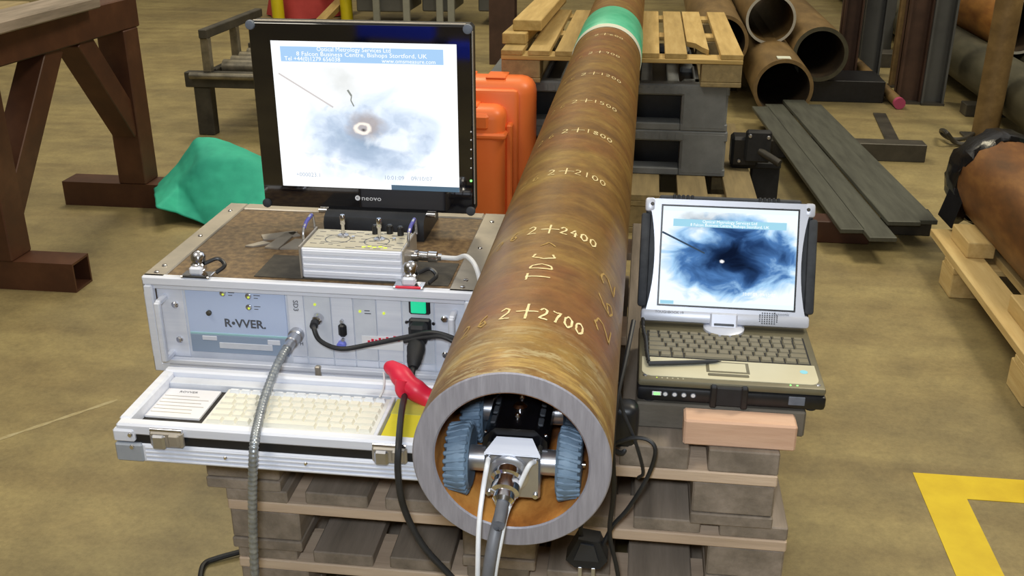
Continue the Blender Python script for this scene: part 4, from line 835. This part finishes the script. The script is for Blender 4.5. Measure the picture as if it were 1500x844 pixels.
pw_ = thing('power_cable', 'black mains lead plugged in under the green switch, hanging past the lid', 'cable', (-.222, YP-.01, .67))
MB().box(-.236, -.207, YP-.034, YP-.008, .652, .688, .005).build('plug', M_['rubber'], pw_)
c3 = spline([(-.222, YP-.028, .664), at(608, 520, y=.49), at(603, 550, y=.455), at(594, 575, y=.40), at(588, 605, y=.33), at(584, 650, y=.252), at(583, 695, y=.236), at(592, 745, y=.236), at(620, 800, y=.236), at(665, 850, y=.236), at(700, 900, y=.24)])
MB().tube(c3[2:14], [.008, .0135, .0145, .0150, .0145, .014, .013, .013, .012, .0115, .010, .008], 14).build('plug_boot', M_['rubber'], pw_); MB().tube(c3, .0048, 10).build('cable_sheath', M_['cable'], pw_)
rt_ = spline([at(567, 536, y=.43), at(580, 543, y=.42), at(596, 560, y=.405), at(612, 574, y=.40), at(634, 588, y=.40)], 5)
rd = thing('red_cable_clip', 'bent red rubber clip hooked over the mains lead beside the pipe', 'clip', rt_[0])
MB().tube(rt_, [.008+.008*min(1, i/6)+.001*math.sin(i) for i in range(len(rt_))], 14).build('clip_arm', M_['red'], rd)
MB().tube(spline([at(590, 556, y=.40), at(588, 572, y=.395), at(591, 582, y=.39)], 4), [.012, .0115, .011, .0105, .010, .009, .008, .007, .005], 12).build('clip_tail', M_['red'], rd)
tag(MB().tube(spline([at(562, 545, y=.425), at(563, 560, y=.415), at(561, 572, y=.40), at(556, 582, y=.39)]), .0016, 8).build('lanyard', M_['wcable']), 'thin white lanyard hanging from the red clip', 'cord')

# ------------------------------------------------------------------ cables and adapters right of the pipe
ad = thing('power_adapter', 'black rounded power adapter wedged between pipe and laptop bearer', 'adapter', at(915, 655, y=.42))
MB().box(at(893, 600, y=.42).x, at(936, 600, y=.42).x, .40, .44, at(915, 652, y=.42).z, at(915, 588, y=.42).z, .014, seg=3).build('adapter_body', M_['black'], ad)
MB().tube(spline([at(918, 650, y=.41), at(912, 664, y=.40), at(900, 660, y=.395)]), .004, 8).build('adapter_lead', M_['cable'], ad)
rb = [('curling black cable loop beside the wood offcut', [at(905, 560, y=.38), at(912, 600, y=.37), at(930, 645, y=.365), at(942, 690, y=.37), at(935, 700, y=.38)], .0026),
 ('large black cable loop hanging right of the pipe end', [at(895, 652, y=.37), at(925, 642, y=.36), at(950, 645, y=.355), at(960, 662, y=.35), at(948, 700, y=.35), at(920, 745, y=.345), at(898, 770, y=.345), at(882, 800, y=.345)], .0032),
 ('black cable running straight down beside the pipe end', [at(928, 470, y=.48), at(918, 520, y=.42), at(903, 590, y=.36), at(898, 650, y=.34), at(899, 720, y=.34), at(893, 780, y=.34), at(903, 830, y=.34), at(910, 870, y=.34)], .0035)]
for lb, ps, r in rb: tag(MB().tube(spline(ps), r, 8).build('black_cable', M_['cable']), lb, 'cable', 'black cables right of the pipe')
mp_ = thing('mains_plug', 'black mains plug hanging on its cable below the pipe end', 'plug', at(858, 830, y=.33))
po = at(858, 812, y=.33); MB().prism([(-.030, -.014), (-.016, -.026), (.022, -.026), (.033, -.010), (.020, .022), (-.012, .026)], frame(po, (1, 0, 0), (0, 0, 1)), -.03).build('plug_body', M_['rubber'], mp_)
MB().prism([(-.018, -.010), (.020, -.010), (.012, .018), (-.008, .020)], frame(po+Vector((0, -.004, 0)), (1, 0, 0), (0, 0, 1)), -.010).build('plug_cover', M_['navy'], mp_)
MB().tube(spline([at(852, 788, y=.34), at(851, 770, y=.345), at(860, 755, y=.36)]), .0034, 8).build('plug_lead', M_['cable'], mp_)
for dx in (-.008, .012): MB().box(po.x+dx-.003, po.x+dx+.003, po.y-.002, po.y+.004, po.z-.044, po.z-.024, .0006).build('plug_pin', M_['steel'], mp_)
tag(MB().tube(spline([at(340, 812, z=.01)+Vector((.03, .02, .0)), at(318, 818, z=.008), at(300, 826, z=.006), at(294, 842, z=.006), at(292, 880, z=.006)]), .006, 8).build('floor_cable', M_['cable']), 'black cable on the floor at the left foot of the near pallets', 'cable')

# ------------------------------------------------------------------ far support stack
pallet('fresh pine pallet on the floor under the grey plastic pallets', -.29, .585, 2.95, 4.2, 0, .16, 'dpine', 'dpine', 5, None, bh=.022, bw=.13, dfill=.62)
def plastic_pallet(label, x0, x1, y0, y1, z0, h, grp):
    t = thing('plastic_pallet', label, 'pallet', ((x0+x1)/2, (y0+y1)/2, z0), grp); W = x1-x0; D = y1-y0
    box('deck_rim', M_['plast'], t, x0, x1, y0, y0+.07, z0+h-.045, z0+h, .006); box('deck_rim', M_['plast'], t, x0, x1, y1-.07, y1, z0+h-.045, z0+h, .006)
    for i in range(2): xa = x0 if i == 0 else x1-.07; box('deck_rim', M_['plast'], t, xa, xa+.07, y0+.07, y1-.07, z0+h-.045, z0+h, .006)
    for i in range(8): xa = x0+.09+i*(W-.18-.05)/7; box('deck_slat', M_['plast'], t, xa, xa+.05, y0+.07, y1-.07, z0+h-.03, z0+h-.004, .004)
    box('gap_shade', M_['black'], t, x0+.05, x1-.05, y0+.07, y1-.07, z0+h-.040, z0+h-.031, 0); box('inner_wall', M_['black'], t, x0+.02, x1-.02, y0+.155, y0+.165, z0+.002, z0+h-.04, 0)  # black plate added under the slats puts shade into the deck gaps
    for i, (xa, wd) in enumerate(((x0, .19), (x0+W/2-.07, .14), (x1-.19, .19))):
        for j in range(3):
            ya = y0+.0+(D-.15)*j/2; box('foot', M_['plast'], t, xa+.0005, xa+wd-.004, ya-.001, ya+.15, z0+.004, z0+h-.004, .010)
        box('runner', M_['plast'], t, xa, xa+wd, y0, y1, z0, z0+.03, .004)
    box('front_runner', M_['plast'], t, x0+.19, x1-.19, y0+.002, y0+.10, z0, z0+.03, .004)
    rg = MB()
    for k in range(22): rg.box(x0+.16+k*.032, x0+.172+k*.032, y0-.003, y0+.004, z0+h-.036, z0+h-.014)
    rg.build('rim_lugs', M_['plast'], t)['kind'] = 'stuff'
    return t
plastic_pallet('dark grey plastic pallet, upper of the two under the far pipe', -.535, .470, 3.24, 4.24, .35, .19, 'grey plastic pallets under the pipe')
plastic_pallet('dark grey plastic pallet, lower of the two under the far pipe', -.535, .475, 3.24, 4.24, .16, .19, 'grey plastic pallets under the pipe')
pallet('pale pine pallet with a broken deck board on top of the plastic pallets', -.455, .508, 3.20, 4.42, .54, .1295, 'woodx', 'wood', 9, None, bh=.018, bw=.12, dfill=.80, blk=.16, skip=(7,), blkm='dpine')
far_p = [o for o in bpy.data.objects if o.name.startswith('wooden_pallet')][-1]
MB().prism([(.295, 3.50), (.33, 3.46), (.355, 3.36), (.378, 3.30), (.381, 4.42), (.296, 4.42)], Matrix.Translation((0, 0, .6488)), .0207).build('broken_board', M_['wood'], bpy.data.objects['wooden_pallet.006'])
# loose planks left on the pallet
pz = .6705
def plank(label, p0, p1, wd, th, m='wood'):
    p0 = Vector(p0); p1 = Vector(p1); d = (p1-p0); rz = math.atan2(d.y, d.x)-math.pi/2
    o = MB().box(-wd/2, wd/2, 0, d.length, 0, th, .003).build('plank', M_[m]); o.location = p0; o.rotation_euler = (0, 0, rz)
    if abs(d.z) > 1e-4: o.rotation_euler = (math.asin(d.z/d.length), 0, rz)
    return tag(o, label, 'plank', 'loose planks on the far pallet')
a = at(772, 62, z=pz); b = at(822, 6, z=pz); plank('upper loose pine plank lying left of the pipe on the far pallet', a+Vector((0, 0, .047)), b+Vector((0, .3, .047)), .12, .045)
plank('lower loose pine plank under another, left of the pipe', at(752, 66, z=pz)+Vector((0, .02, 0)), at(800, 28, z=pz)+Vector((0, .6, 0)), .10, .045)
# black clamp beside the stack
ck = thing('steel_clamp', 'black metal clamp with a bolt beside the plastic pallets', 'clamp', (.62, 3.42, 0))
MB().box(.505, .62, 3.36, 3.46, .17, .30, .012).build('clamp_body', M_['black'], ck); MB().box(.56, .665, 3.33, 3.37, .20, .335, .008).build('clamp_jaw', M_['rubber'], ck); MB().box(.51, .72, 3.38, 3.44, .16, .19, .006).build('clamp_foot', M_['rubber'], ck); MB().box(.60, .72, 3.40, 3.46, .0, .17, .006).build('clamp_leg', M_['rubber'], ck)
MB().cyl((.62, 3.34, .25), (.70, 3.28, .215), .016, n=14).build('clamp_bolt', M_['dark_steel'], ck)
for p in ((.575, 3.327, .315), (.65, 3.327, .31), (.54, 3.355, .20)): MB().lathe([(.009, 0), (.006, .006)], p, (0, -1, 0), 10).build('clamp_nut', M_['steel'], ck)

# ------------------------------------------------------------------ orange case
oc = thing('orange_case', 'orange moulded plastic transport case standing on the floor behind the monitor', 'transport case', (-.55, 3.05, 0))
MB().box(-.82, -.405, 2.90, 3.05, .0, .495, .045, seg=4).build('case_half', M_['orange'], oc)
MB().box(-.82, -.305, 3.045, 3.23, .0, .578, .060, seg=4).build('case_half', M_['orange'], oc)
MB().box(-.822, -.395, 2.892, 3.05, .375, .400, .008).build('case_ridge', M_['orange'], oc)
MB().box(-.83, -.362, 3.02, 3.06, .0, .545, .02, seg=2).build('case_flange', M_['orange'], oc)
MB().box(-.76, -.46, 2.892, 2.92, .41, .475, .012).build('case_boss', M_['orange'], oc)
for x in (-.74, -.56): MB().box(x, x+.05, 2.93, 3.04, .490, .500, .004).build('case_latch', M_['orange'], oc)
for k in range(3): MB().box(-.76+k*.13, -.68+k*.13, 3.08, 3.20, .575, .583, .003).build('case_rib', M_['orange'], oc)
MB().box(-.405, -.380, 2.96, 3.02, .02, .42, .006).build('corner_rib', M_['orange'], oc)

# ------------------------------------------------------------------ trestle with planks
tr = thing('steel_trestle', 'dark red box-section steel trestle at the left', 'trestle', (-2.01, 2.6, 0))
def tube_sq(name, x0, x1, y0, y1, z0, z1, ax):      # hollow square tube with real wall along x
    t_ = .008; mb = MB().box(x0, x1, y0, y1, z0, z0+t_).box(x0, x1, y0, y1, z1-t_, z1).box(x0, x1, y0, y0+t_, z0+t_, z1-t_).box(x0, x1, y1-t_, y1, z0+t_, z1-t_)
    return mb.build(name, M_['tres'], tr)
tube_sq('foot', -2.40, -1.782, 2.09, 2.20, 0, .105, 'x'); tube_sq('foot', -2.33, -1.90, 3.00, 3.12, 0, .105, 'x')
MB().box(-2.115, -1.995, 2.085, 2.205, .105, .745, .004).build('post', M_['tres'], tr); MB().box(-2.07, -1.95, 3.0, 3.12, .105, .745, .004).build('post', M_['tres'], tr)
MB().bar((-2.072, 1.75, .805), (-2.008, 3.14, .805), .12, .12, .005).build('beam', M_['tres'], tr)
MB().bar((-2.03, 2.74, .76), (-2.01, 3.03, .34), .10, .10, .003, up=(1, 0, 0)).build('brace', M_['tres'], tr); MB().bar((-2.04, 2.57, .76), (-2.055, 2.14, .22), .10, .10, .003, up=(1, 0, 0)).build('brace', M_['tres'], tr)
for i, (xa, wd, y1_) in enumerate(((-2.30, .21, 2.62), (-2.08, .17, 2.78))):
    tag(MB().box(xa, xa+wd, 1.8, y1_, .866, .906, .005).build('plank', M_['gwood' if i else 'dpine']), ('pale scaffold plank on the trestle top, nearer the left edge', 'grey weathered plank on the trestle top')[i], 'plank', 'planks on the trestle')

# ------------------------------------------------------------------ roller stand
ro = thing('roller_stand', 'low steel roller conveyor with a side rail behind the monitor', 'roller conveyor', (-1.75, 4.5, 0))
MB().box(-2.29, -1.20, 4.22, 4.28, .26, .34, .004).build('front_beam', M_['dark_steel'], ro); MB().box(-2.29, -1.20, 5.15, 5.21, .26, .34, .004).build('rear_beam', M_['dark_steel'], ro)
for x in (-2.25, -1.30):
    for y in (4.23, 5.14): MB().box(x, x+.09, y, y+.07, 0, .26, .004).build('leg', M_['dark_steel'], ro)
for x in (-2.17, -1.26): MB().box(x, x+.04, 4.28, 5.15, .28, .35, .003).build('side_beam', M_['dark_steel'], ro)
for k in range(7): MB().cyl((-2.12, 4.36+k*.12, .345), (-1.27, 4.36+k*.12, .345), .042, n=20).build('roller', M_['roller'], ro)
MB().cyl((-2.25, 4.205, .325), (-1.22, 4.205, .325), .018, n=14).build('front_roller', M_['roller'], ro)
rl = MB().box(-2.185, -2.14, 4.22, 5.05, .515, .562, .004).build('side_rail', M_['dark_steel'], ro)
for y in (4.23, 4.63, 4.98): MB().box(-2.185, -2.142, y, y+.045, .34, .516, .003).build('rail_post', M_['roller'], ro)

# ------------------------------------------------------------------ green canvas heap
def cloth():
    V = [at(288, 200, y=3.14), at(324, 203, y=3.18), at(402, 234, y=3.18), at(294, 236, y=2.96), at(345, 228, y=2.98), at(408, 243, y=2.98), at(257, 250, y=3.06), at(226, 275, y=3.02),
         at(262, 274, y=2.93), at(229, 306, z=.085), at(284, 292, y=2.86), at(258, 312, z=.05), at(300, 329, z=.012), at(350, 288, y=2.84), at(412, 296, y=2.84), at(350, 342, z=.012), at(420, 352, z=.012)]
    V += [Vector((V[0].x-.05, 3.36, .012)), Vector((V[1].x, 3.42, .012)), Vector((V[2].x+.05, 3.40, .012)), Vector((V[7].x-.02, 3.24, .012)), Vector((V[2].x+.12, 3.15, .012)), Vector((V[5].x+.14, 2.95, .012))]
    V = [Vector((v.x, v.y, max(v.z, .012))) for v in V]
    F_ = [(0, 1, 4, 3), (1, 2, 5, 4), (0, 3, 8, 6), (6, 8, 9, 7), (3, 4, 13, 10), (4, 5, 14, 13), (10, 13, 15, 12), (13, 14, 16, 15), (3, 10, 8), (8, 10, 12, 11), (8, 11, 9),
          (0, 6, 7, 20), (0, 20, 17), (0, 17, 18, 1), (1, 18, 19, 2), (2, 19, 21), (2, 21, 22, 5), (5, 22, 16, 14)]
    bm = bmesh.new(); vv = [bm.verts.new(v) for v in V]
    for f in F_: bm.faces.new([vv[k] for k in f])
    bmesh.ops.recalc_face_normals(bm, faces=bm.faces)
    cr_l = bm.edges.layers.float.new('crease_edge')
    for a_, b_, c_ in ((3, 4, .7), (4, 5, .7), (3, 8, .8), (0, 1, .75), (1, 2, .6), (0, 6, .8), (8, 10, .85), (10, 12, .85), (8, 9, .7), (8, 11, .6), (3, 10, .5), (6, 7, .8), (11, 12, .8), (12, 15, .8), (7, 9, .8), (9, 11, .8), (0, 3, .5)):
        e = bm.edges.get((vv[a_], vv[b_]))
        if e: e[cr_l] = c_
    me = bpy.data.meshes.new('canvas_sheet'); bm.to_mesh(me); bm.free(); me.materials.append(M_['cloth'])
    me.polygons.foreach_set('use_smooth', [True]*len(me.polygons))
    o = bpy.data.objects.new('canvas_sheet', me); COL.objects.link(o); return o
gc = cloth(); sb = gc.modifiers.new('smooth', 'SUBSURF'); sb.levels = 4; sb.render_levels = 4
tx = bpy.data.textures.new('wrinkle', 'CLOUDS'); tx.noise_scale = .10; dm_ = gc.modifiers.new('wrinkle', 'DISPLACE'); dm_.texture = tx; dm_.strength = .014; dm_.mid_level = .5; dm_.texture_coords = 'LOCAL'
md = gc.modifiers.new('thickness', 'SOLIDIFY'); md.thickness = .005; md.offset = 1
tag(gc, 'crumpled green canvas sheet heaped on the floor left of the monitor', 'canvas sheet')

# ------------------------------------------------------------------ flat bars and timbers at right
timber('support_beam', 'brown steel support beam under the near end of the flat bars', 'tres', .60, 1.02, 2.93, 3.03, 0, .088, 'beam')
timber('support_beam', 'dark support beam crossing under the far end of the flat bars', 'dark_steel', .55, 1.515, 4.16, 4.26, 0, .088, 'beam')
for i, (x, wd, ys, zz, L) in enumerate(((.925, .090, 2.80, .088, 2.05), (1.020, .100, 2.72, .088, 2.2), (1.122, .122, 2.86, .106, 2.1), (1.226, .080, 2.94, .088, 2.0))):
    o = MB().box(-wd/2, wd/2, 0, L, 0, .018, .002).build('flat_bar', M_['grey_steel']); o.location = (x, ys, zz); o.rotation_euler = (0, 0, math.radians(4.2))
    tag(o, ('flat grey steel bar, leftmost of the four lying on beams', 'flat grey steel bar, second from the left of four', 'flat grey steel bar, third from the left of four', 'flat grey steel bar, rightmost of the four lying on beams')[i], 'steel bar', 'flat steel bars on the floor')
tag(MB().bar((1.50, 5.2, .004), (1.42, 4.30, .004), .07, .008).build('floor_strip', M_['dark_steel']), 'thin dark steel strip lying flat on the floor beyond the bars', 'steel strip')

# ------------------------------------------------------------------ stacked pipes
def spipe(label, x, z, y0, y1, R, wall, m, endm, group=None, mark=False, borem='dbore'):
    t = thing('steel_pipe', label, 'pipe', (x, y0, z-R), group)
    MB().lathe([(R, 0), (R, y1-y0)], (x, y0, z), (0, 1, 0), 56, caps=False).build('pipe_wall', M_[m], t); MB().lathe([(R-wall, 0), (R-wall, y1-y0)], (x, y0, z), (0, 1, 0), 56, caps=False).build('bore', M_[borem], t)
    MB().lathe([(R-wall, 0), (R, 0)], (x, y0, z), (0, 1, 0), 56, caps=False).build('cut_end', M_[endm], t); MB().lathe([(R-wall, y1-y0), (R, y1-y0)], (x, y0, z), (0, 1, 0), 56, caps=False).build('far_end', M_[endm], t)
    if mark: MB().box(x-.045, x+.03, y0+.02, y0+.09, z+R-.004, z+R+.002, .001).build('pipe_label', M_['whitetape'], t)
    return t
GP = 'pipes stacked beyond the flat bars'
spipe('brown pipe with black bore, lowest of the stacked pipes', .905, .185, 4.95, 9.5, .165, .020, 'bpipe', 'bpipe', GP, True)
spipe('brown pipe, right one of the stacked pipes, with thick grey rim', 1.168, .295, 5.45, 10, .163, .024, 'bpipe', 'gpipe', GP)
spipe('brown pipe with bright machined rim, top of the stacked pipes', .875, .475, 5.60, 7.3, .150, .016, 'bpipe', 'cutl', GP, borem='bpipe')  # bore coloured lighter to stand in for light from the far end
spipe('brown pipe, left one of the stacked pipes, half hidden by the pine pallet', .560, .385, 5.25, 10, .160, .020, 'bpipe', 'bpipe', GP)
timber('cradle_beam', 'dark steel cradle beam under the left stacked pipe', 'dark_steel', .40, .72, 5.75, 5.95, 0, .224, 'beam'); timber('cradle_beam', 'cradle beam under the right stacked pipe, black for the shade there', 'black', 1.08, 1.58, 5.50, 5.85, 0, .131, 'beam')  # right beam is black in place of the shade under the stacked pipes
timber('support_beam', 'steel packer under the right near ends of the flat bars', 'dark_steel', 1.10, 1.28, 3.06, 3.14, 0, .088, 'beam')
# round bar with pink end
rbp = thing('round_bar', 'thin tan round bar with a pink end leaning down to the floor', 'round bar', (1.66, 5.44, 0))
pa = at(1318, 152, z=.035); pb = at(1245, 82, y=6.6)
MB().cyl(pa, pb, .032, n=18).build('bar_body', M_['bpipe'], rbp); dv = (pa-pb).normalized(); MB().cyl(pa+dv*.002, pa-dv*.03, .034, n=18).build('end_cap', M_['pinkcap'], rbp)
# rack uprights
def upright(label, px0, px1, pyb, m, h=1.9, dep=.12, flange=True, grp='steel rack uprights at the back right'):
    a = at(px0, pyb, z=0); b = at(px1, pyb, z=0); y = (a.y+b.y)/2
    t = thing('rack_upright', label, 'upright', ((a.x+b.x)/2, y, 0), grp)
    MB().box(a.x, b.x, y+dep*.4, y+dep*.55, 0, h).build('web', M_[m], t)
    for x in (a.x, b.x-.012): MB().box(x, x+.012, y, y+dep, 0, h).build('flange', M_[m], t)
    MB().box(a.x-.002, b.x+.002, y-.02, y+dep+.02, 0, .012).build('base_plate', M_['dark_steel'], t)
    return t
upright('rusty brown upright, leftmost of the rack beside the pipes', 1226, 1252, 118, 'colm'); upright('dark grey upright, second of the rack from the left', 1257, 1287, 112, 'cab')
upright('slim tan upright, third of the rack from the left', 1303, 1315, 128, 'bpipe', dep=.05); upright('dark brown wide upright, fourth of the rack from the left', 1314, 1347, 152, 'colm'); upright('dark grey upright, rightmost of the rack', 1349, 1381, 154, 'cab', h=1.05)
q = at(1290, 105, z=0); timber('rack_sill', 'sill beam along the foot of the rack, dark for the shade there', 'dark_steel', q.x-.75, q.x+.95, q.y+.15, q.y+.33, 0, .10, 'beam')  # dark beam put in for the shade along the rack base
timber('steel_plate', 'dull grey steel plate standing behind the rack uprights', 'cab', q.x-.15, q.x+.25, q.y+.9, q.y+.93, 0, 1.3, 'steel plate')
# long pipes at right
spipe('long grey green pipe on low beams behind the rusty pole', 2.15, .210, 3.6, 12, .14, .018, 'gpipe', 'gpipe')
spipe('second long grey green pipe at the far right edge', 2.50, .210, 3.9, 12, .14, .018, 'gpipe', 'cutl')
spipe('orange brown pipe lying on top of the long grey pipes', 2.325, .456, 5.6, 12, .16, .016, 'opipe', 'cutl', None)
timber('dunnage_beam', 'dark low beam under the near part of the long grey pipes', 'dark_steel', 1.98, 2.7, 5.2, 5.32, 0, .069, 'beam'); timber('dunnage_beam', 'dark low beam under the far part of the long grey pipes', 'dark_steel', 1.98, 2.7, 8.2, 8.32, 0, .069, 'beam')
po_ = at(1441, 203, z=0); pole = thing('steel_pole', 'rusty brown round steel pole standing on the floor at the right', 'pole', (po_.x, po_.y, 0))
MB().cyl((po_.x, po_.y, .012), (po_.x+.01, po_.y, 2.2), .066, n=32).build('pole_tube', M_['bpipe'], pole); MB().box(po_.x-.10, po_.x+.10, po_.y-.10, po_.y+.10, 0, .012, .002).build('base_plate', M_['dark_steel'], pole)
hk = spline([at(1425, 196, z=.03), at(1412, 203, z=.03), at(1395, 204, z=.03), at(1382, 197, z=.03), at(1379, 191, z=.05), at(1386, 194, z=.08), at(1400, 209, z=.02), at(1425, 212, z=.02)])
tag(MB().tube(hk, .012, 8).build('steel_hook', M_['dark_steel']), 'bent rusty steel hook lying at the foot of the pole', 'hook')

# ------------------------------------------------------------------ wrapped pipe on pallet at right
pallet('pale pine pallet under the red brown pipe at the right edge', 1.19, 2.05, .95, 2.76, .0, .135, 'woodlx', 'woodl', 6, None, bh=.022, bw=.12, dfill=.7, bottom=False, rows=(.95, 1.66, 2.42))
RP = thing('steel_pipe', 'red brown pipe on a pallet, its end wrapped in black polythene', 'pipe', (1.50, 1.0, .135))
RX, RZ, RR = 1.43, .297, .162
MB().lathe([(RR, 0), (RR, 1.0), (RR, 1.85)], (RX, 1.0, RZ), (0, 1, 0), 64).build('pipe_wall', M_['rpipe'], RP)
bgv = MB(); prof = [(RR+.003, 1.79), (RR+.010, 1.80), (RR+.020, 1.84), (RR+.016, 1.92), (RR*.9, 1.96), (RR*.4, 1.99), (.01, 2.0)]
bgv.lathe(prof, (RX, 1.0, RZ), (0, 1, 0), 48)
rr = random.Random(5); bgv.v = [(x+rr.uniform(-.006, .006), y+rr.uniform(-.022, .022), z+rr.uniform(-.006, .006)) for x, y, z in bgv.v]
bgv.build('polythene_wrap', M_['bag'], RP)
MB().add([(1.30, 2.74, .34), (1.27, 2.84, .32), (1.225, 2.82, .17), (1.25, 2.72, .15), (1.30, 2.76, .17), (1.33, 2.78, .36)], [(0, 1, 2, 3), (0, 3, 4, 5), (1, 2, 4, 5), (2, 3, 4)]).build('polythene_flap', M_['bag'], RP)
timber('pallet_batten', 'pale pine batten chocking the red brown pipe near its wrapped end', 'woodl', 1.235, 1.325, 2.46, 2.66, .135, .19, 'batten', 'pine battens under the red brown pipe')
timber('pallet_batten', 'pale pine batten chocking the red brown pipe nearer the camera', 'woodl', 1.235, 1.325, 1.78, 2.02, .135, .19, 'batten', 'pine battens under the red brown pipe')

# ------------------------------------------------------------------ background top
q = at(735, 95, z=0); cl_ = thing('steel_column', 'dark brown steel column behind the pine pallet', 'column', (q.x, q.y, 0))
w2 = at(751, 95, z=0).x-at(714, 95, z=0).x
MB().box(q.x-w2/2, q.x+w2/2, q.y, q.y+.012, 0, 4).build('flange', M_['colm'], cl_); MB().box(q.x-w2/2, q.x+w2/2, q.y+.15, q.y+.162, 0, 4).build('flange', M_['colm'], cl_); MB().box(q.x-.01, q.x+.01, q.y+.012, q.y+.15, 0, 4).build('web', M_['colm'], cl_)
def cabinet(label, px0, px1, pyb, h, m, legs):
    a = at(px0, pyb, z=0); b = at(px1, pyb, z=0); y = a.y
    t = thing('machine_cabinet', label, 'cabinet', ((a.x+b.x)/2, y+.3, 0), 'grey cabinets along the back')
    MB().box(a.x, b.x, y+.04, y+.6, .12, h, .01).build('cabinet_body', M_[m], t)
    for x in legs:
        xx = at(x, pyb, z=0).x; MB().box(xx-.03, xx+.03, y, y+.04, 0, h, .004).build('frame_post', M_['cabl'], t)
    MB().box(a.x, b.x, y, y+.04, h-.1, h, .004).build('frame_rail', M_['cabl'], t); MB().box((a.x+b.x)/2-.25, (a.x+b.x)/2+.2, y+.02, y+.045, .3, .7, .004).build('door_panel', M_['black'], t)
    return t
cabinet('dark grey machine cabinet behind the left of the monitor top', 522, 600, 38, 1.3, 'cab', (553, 598)); cabinet('dark grey machine cabinet behind the middle of the monitor top', 618, 664, 38, 1.3, 'cab', (645, 662)); cabinet('dark grey machine cabinet nearest the brown column', 700, 728, 38, 1.3, 'cab', (726,))
# barrier with red fabric
ba = thing('safety_barrier', 'yellow tubular safety barrier at the back left', 'barrier', at(460, 33, z=0))
ya = at(409, 33, z=0); yb = at(509, 33, z=0)
for p in (ya, yb): MB().cyl(p, p+Vector((-.02, 0, 1.1)), .055, n=16).build('barrier_post', M_['ypost'], ba)
MB().cyl(ya+Vector((0, 0, 1.05)), yb+Vector((0, 0, 1.05)), .05, n=16).build('barrier_rail', M_['ypost'], ba)
rdp = MB(); c = (ya+yb)/2+Vector((-.16, .35, 0)); rn = random.Random(4); n, m_ = 40, 14; vs = []; fs = []
for j in range(m_+1):
    t = j/m_
    for i in range(n):
        a = 2*math.pi*i/n; f = 1+.10*math.sin(3*a+2*t)+.06*math.sin(7*a+4*t)
        r = (.36*(1-.30*t)*f) if j < m_ else .02
        vs.append((c.x-.05+r*math.cos(a)*.95, c.y+r*.6*math.sin(a), .01+t*.85))
for j in range(m_):
    for i in range(n): i2 = (i+1) % n; fs.append((j*n+i, j*n+i2, (j+1)*n+i2, (j+1)*n+i))
rdp.add(vs, fs); tag(rdp.build('waste_sack', M_['redbag'], ang=70), 'bulging red fabric sack behind the yellow barrier', 'sack')
a = at(470, 42, z=0); b = at(505, 20, z=0); tag(MB().bar(a+Vector((0, 0, .05)), b+Vector((.1, .1, .25)), .09, .05).build('plank', M_['wood']), 'pale plank leaning by the yellow barrier', 'plank')

# ------------------------------------------------------------------ blue bars added behind the camera to mirror blue in the monitor bezel
bb_ = thing('blue_reflector', 'unseen bright blue bars added behind the camera, mirrored in the monitor bezel', 'barrier', (-.8, -1.6, 0))
MB().bar((-1.02, -1.55, .755), (-.72, -1.55, .745), .11, .06, .004).build('barrier_rail', M_['bluept'], bb_); MB().bar((-.66, -1.55, .675), (-.40, -1.55, .665), .08, .06, .004).build('barrier_rail', M_['bluept'], bb_)
for x in (-1.02, -.69, -.40): MB().box(x-.025, x+.025, -1.58, -1.53, 0, .72, .004).build('reflector_leg', M_['black'], bb_)
MB().box(-1.10, -.72, -1.57, -1.50, 0, .06, .004).build('reflector_foot', M_['bluept'], bb_)
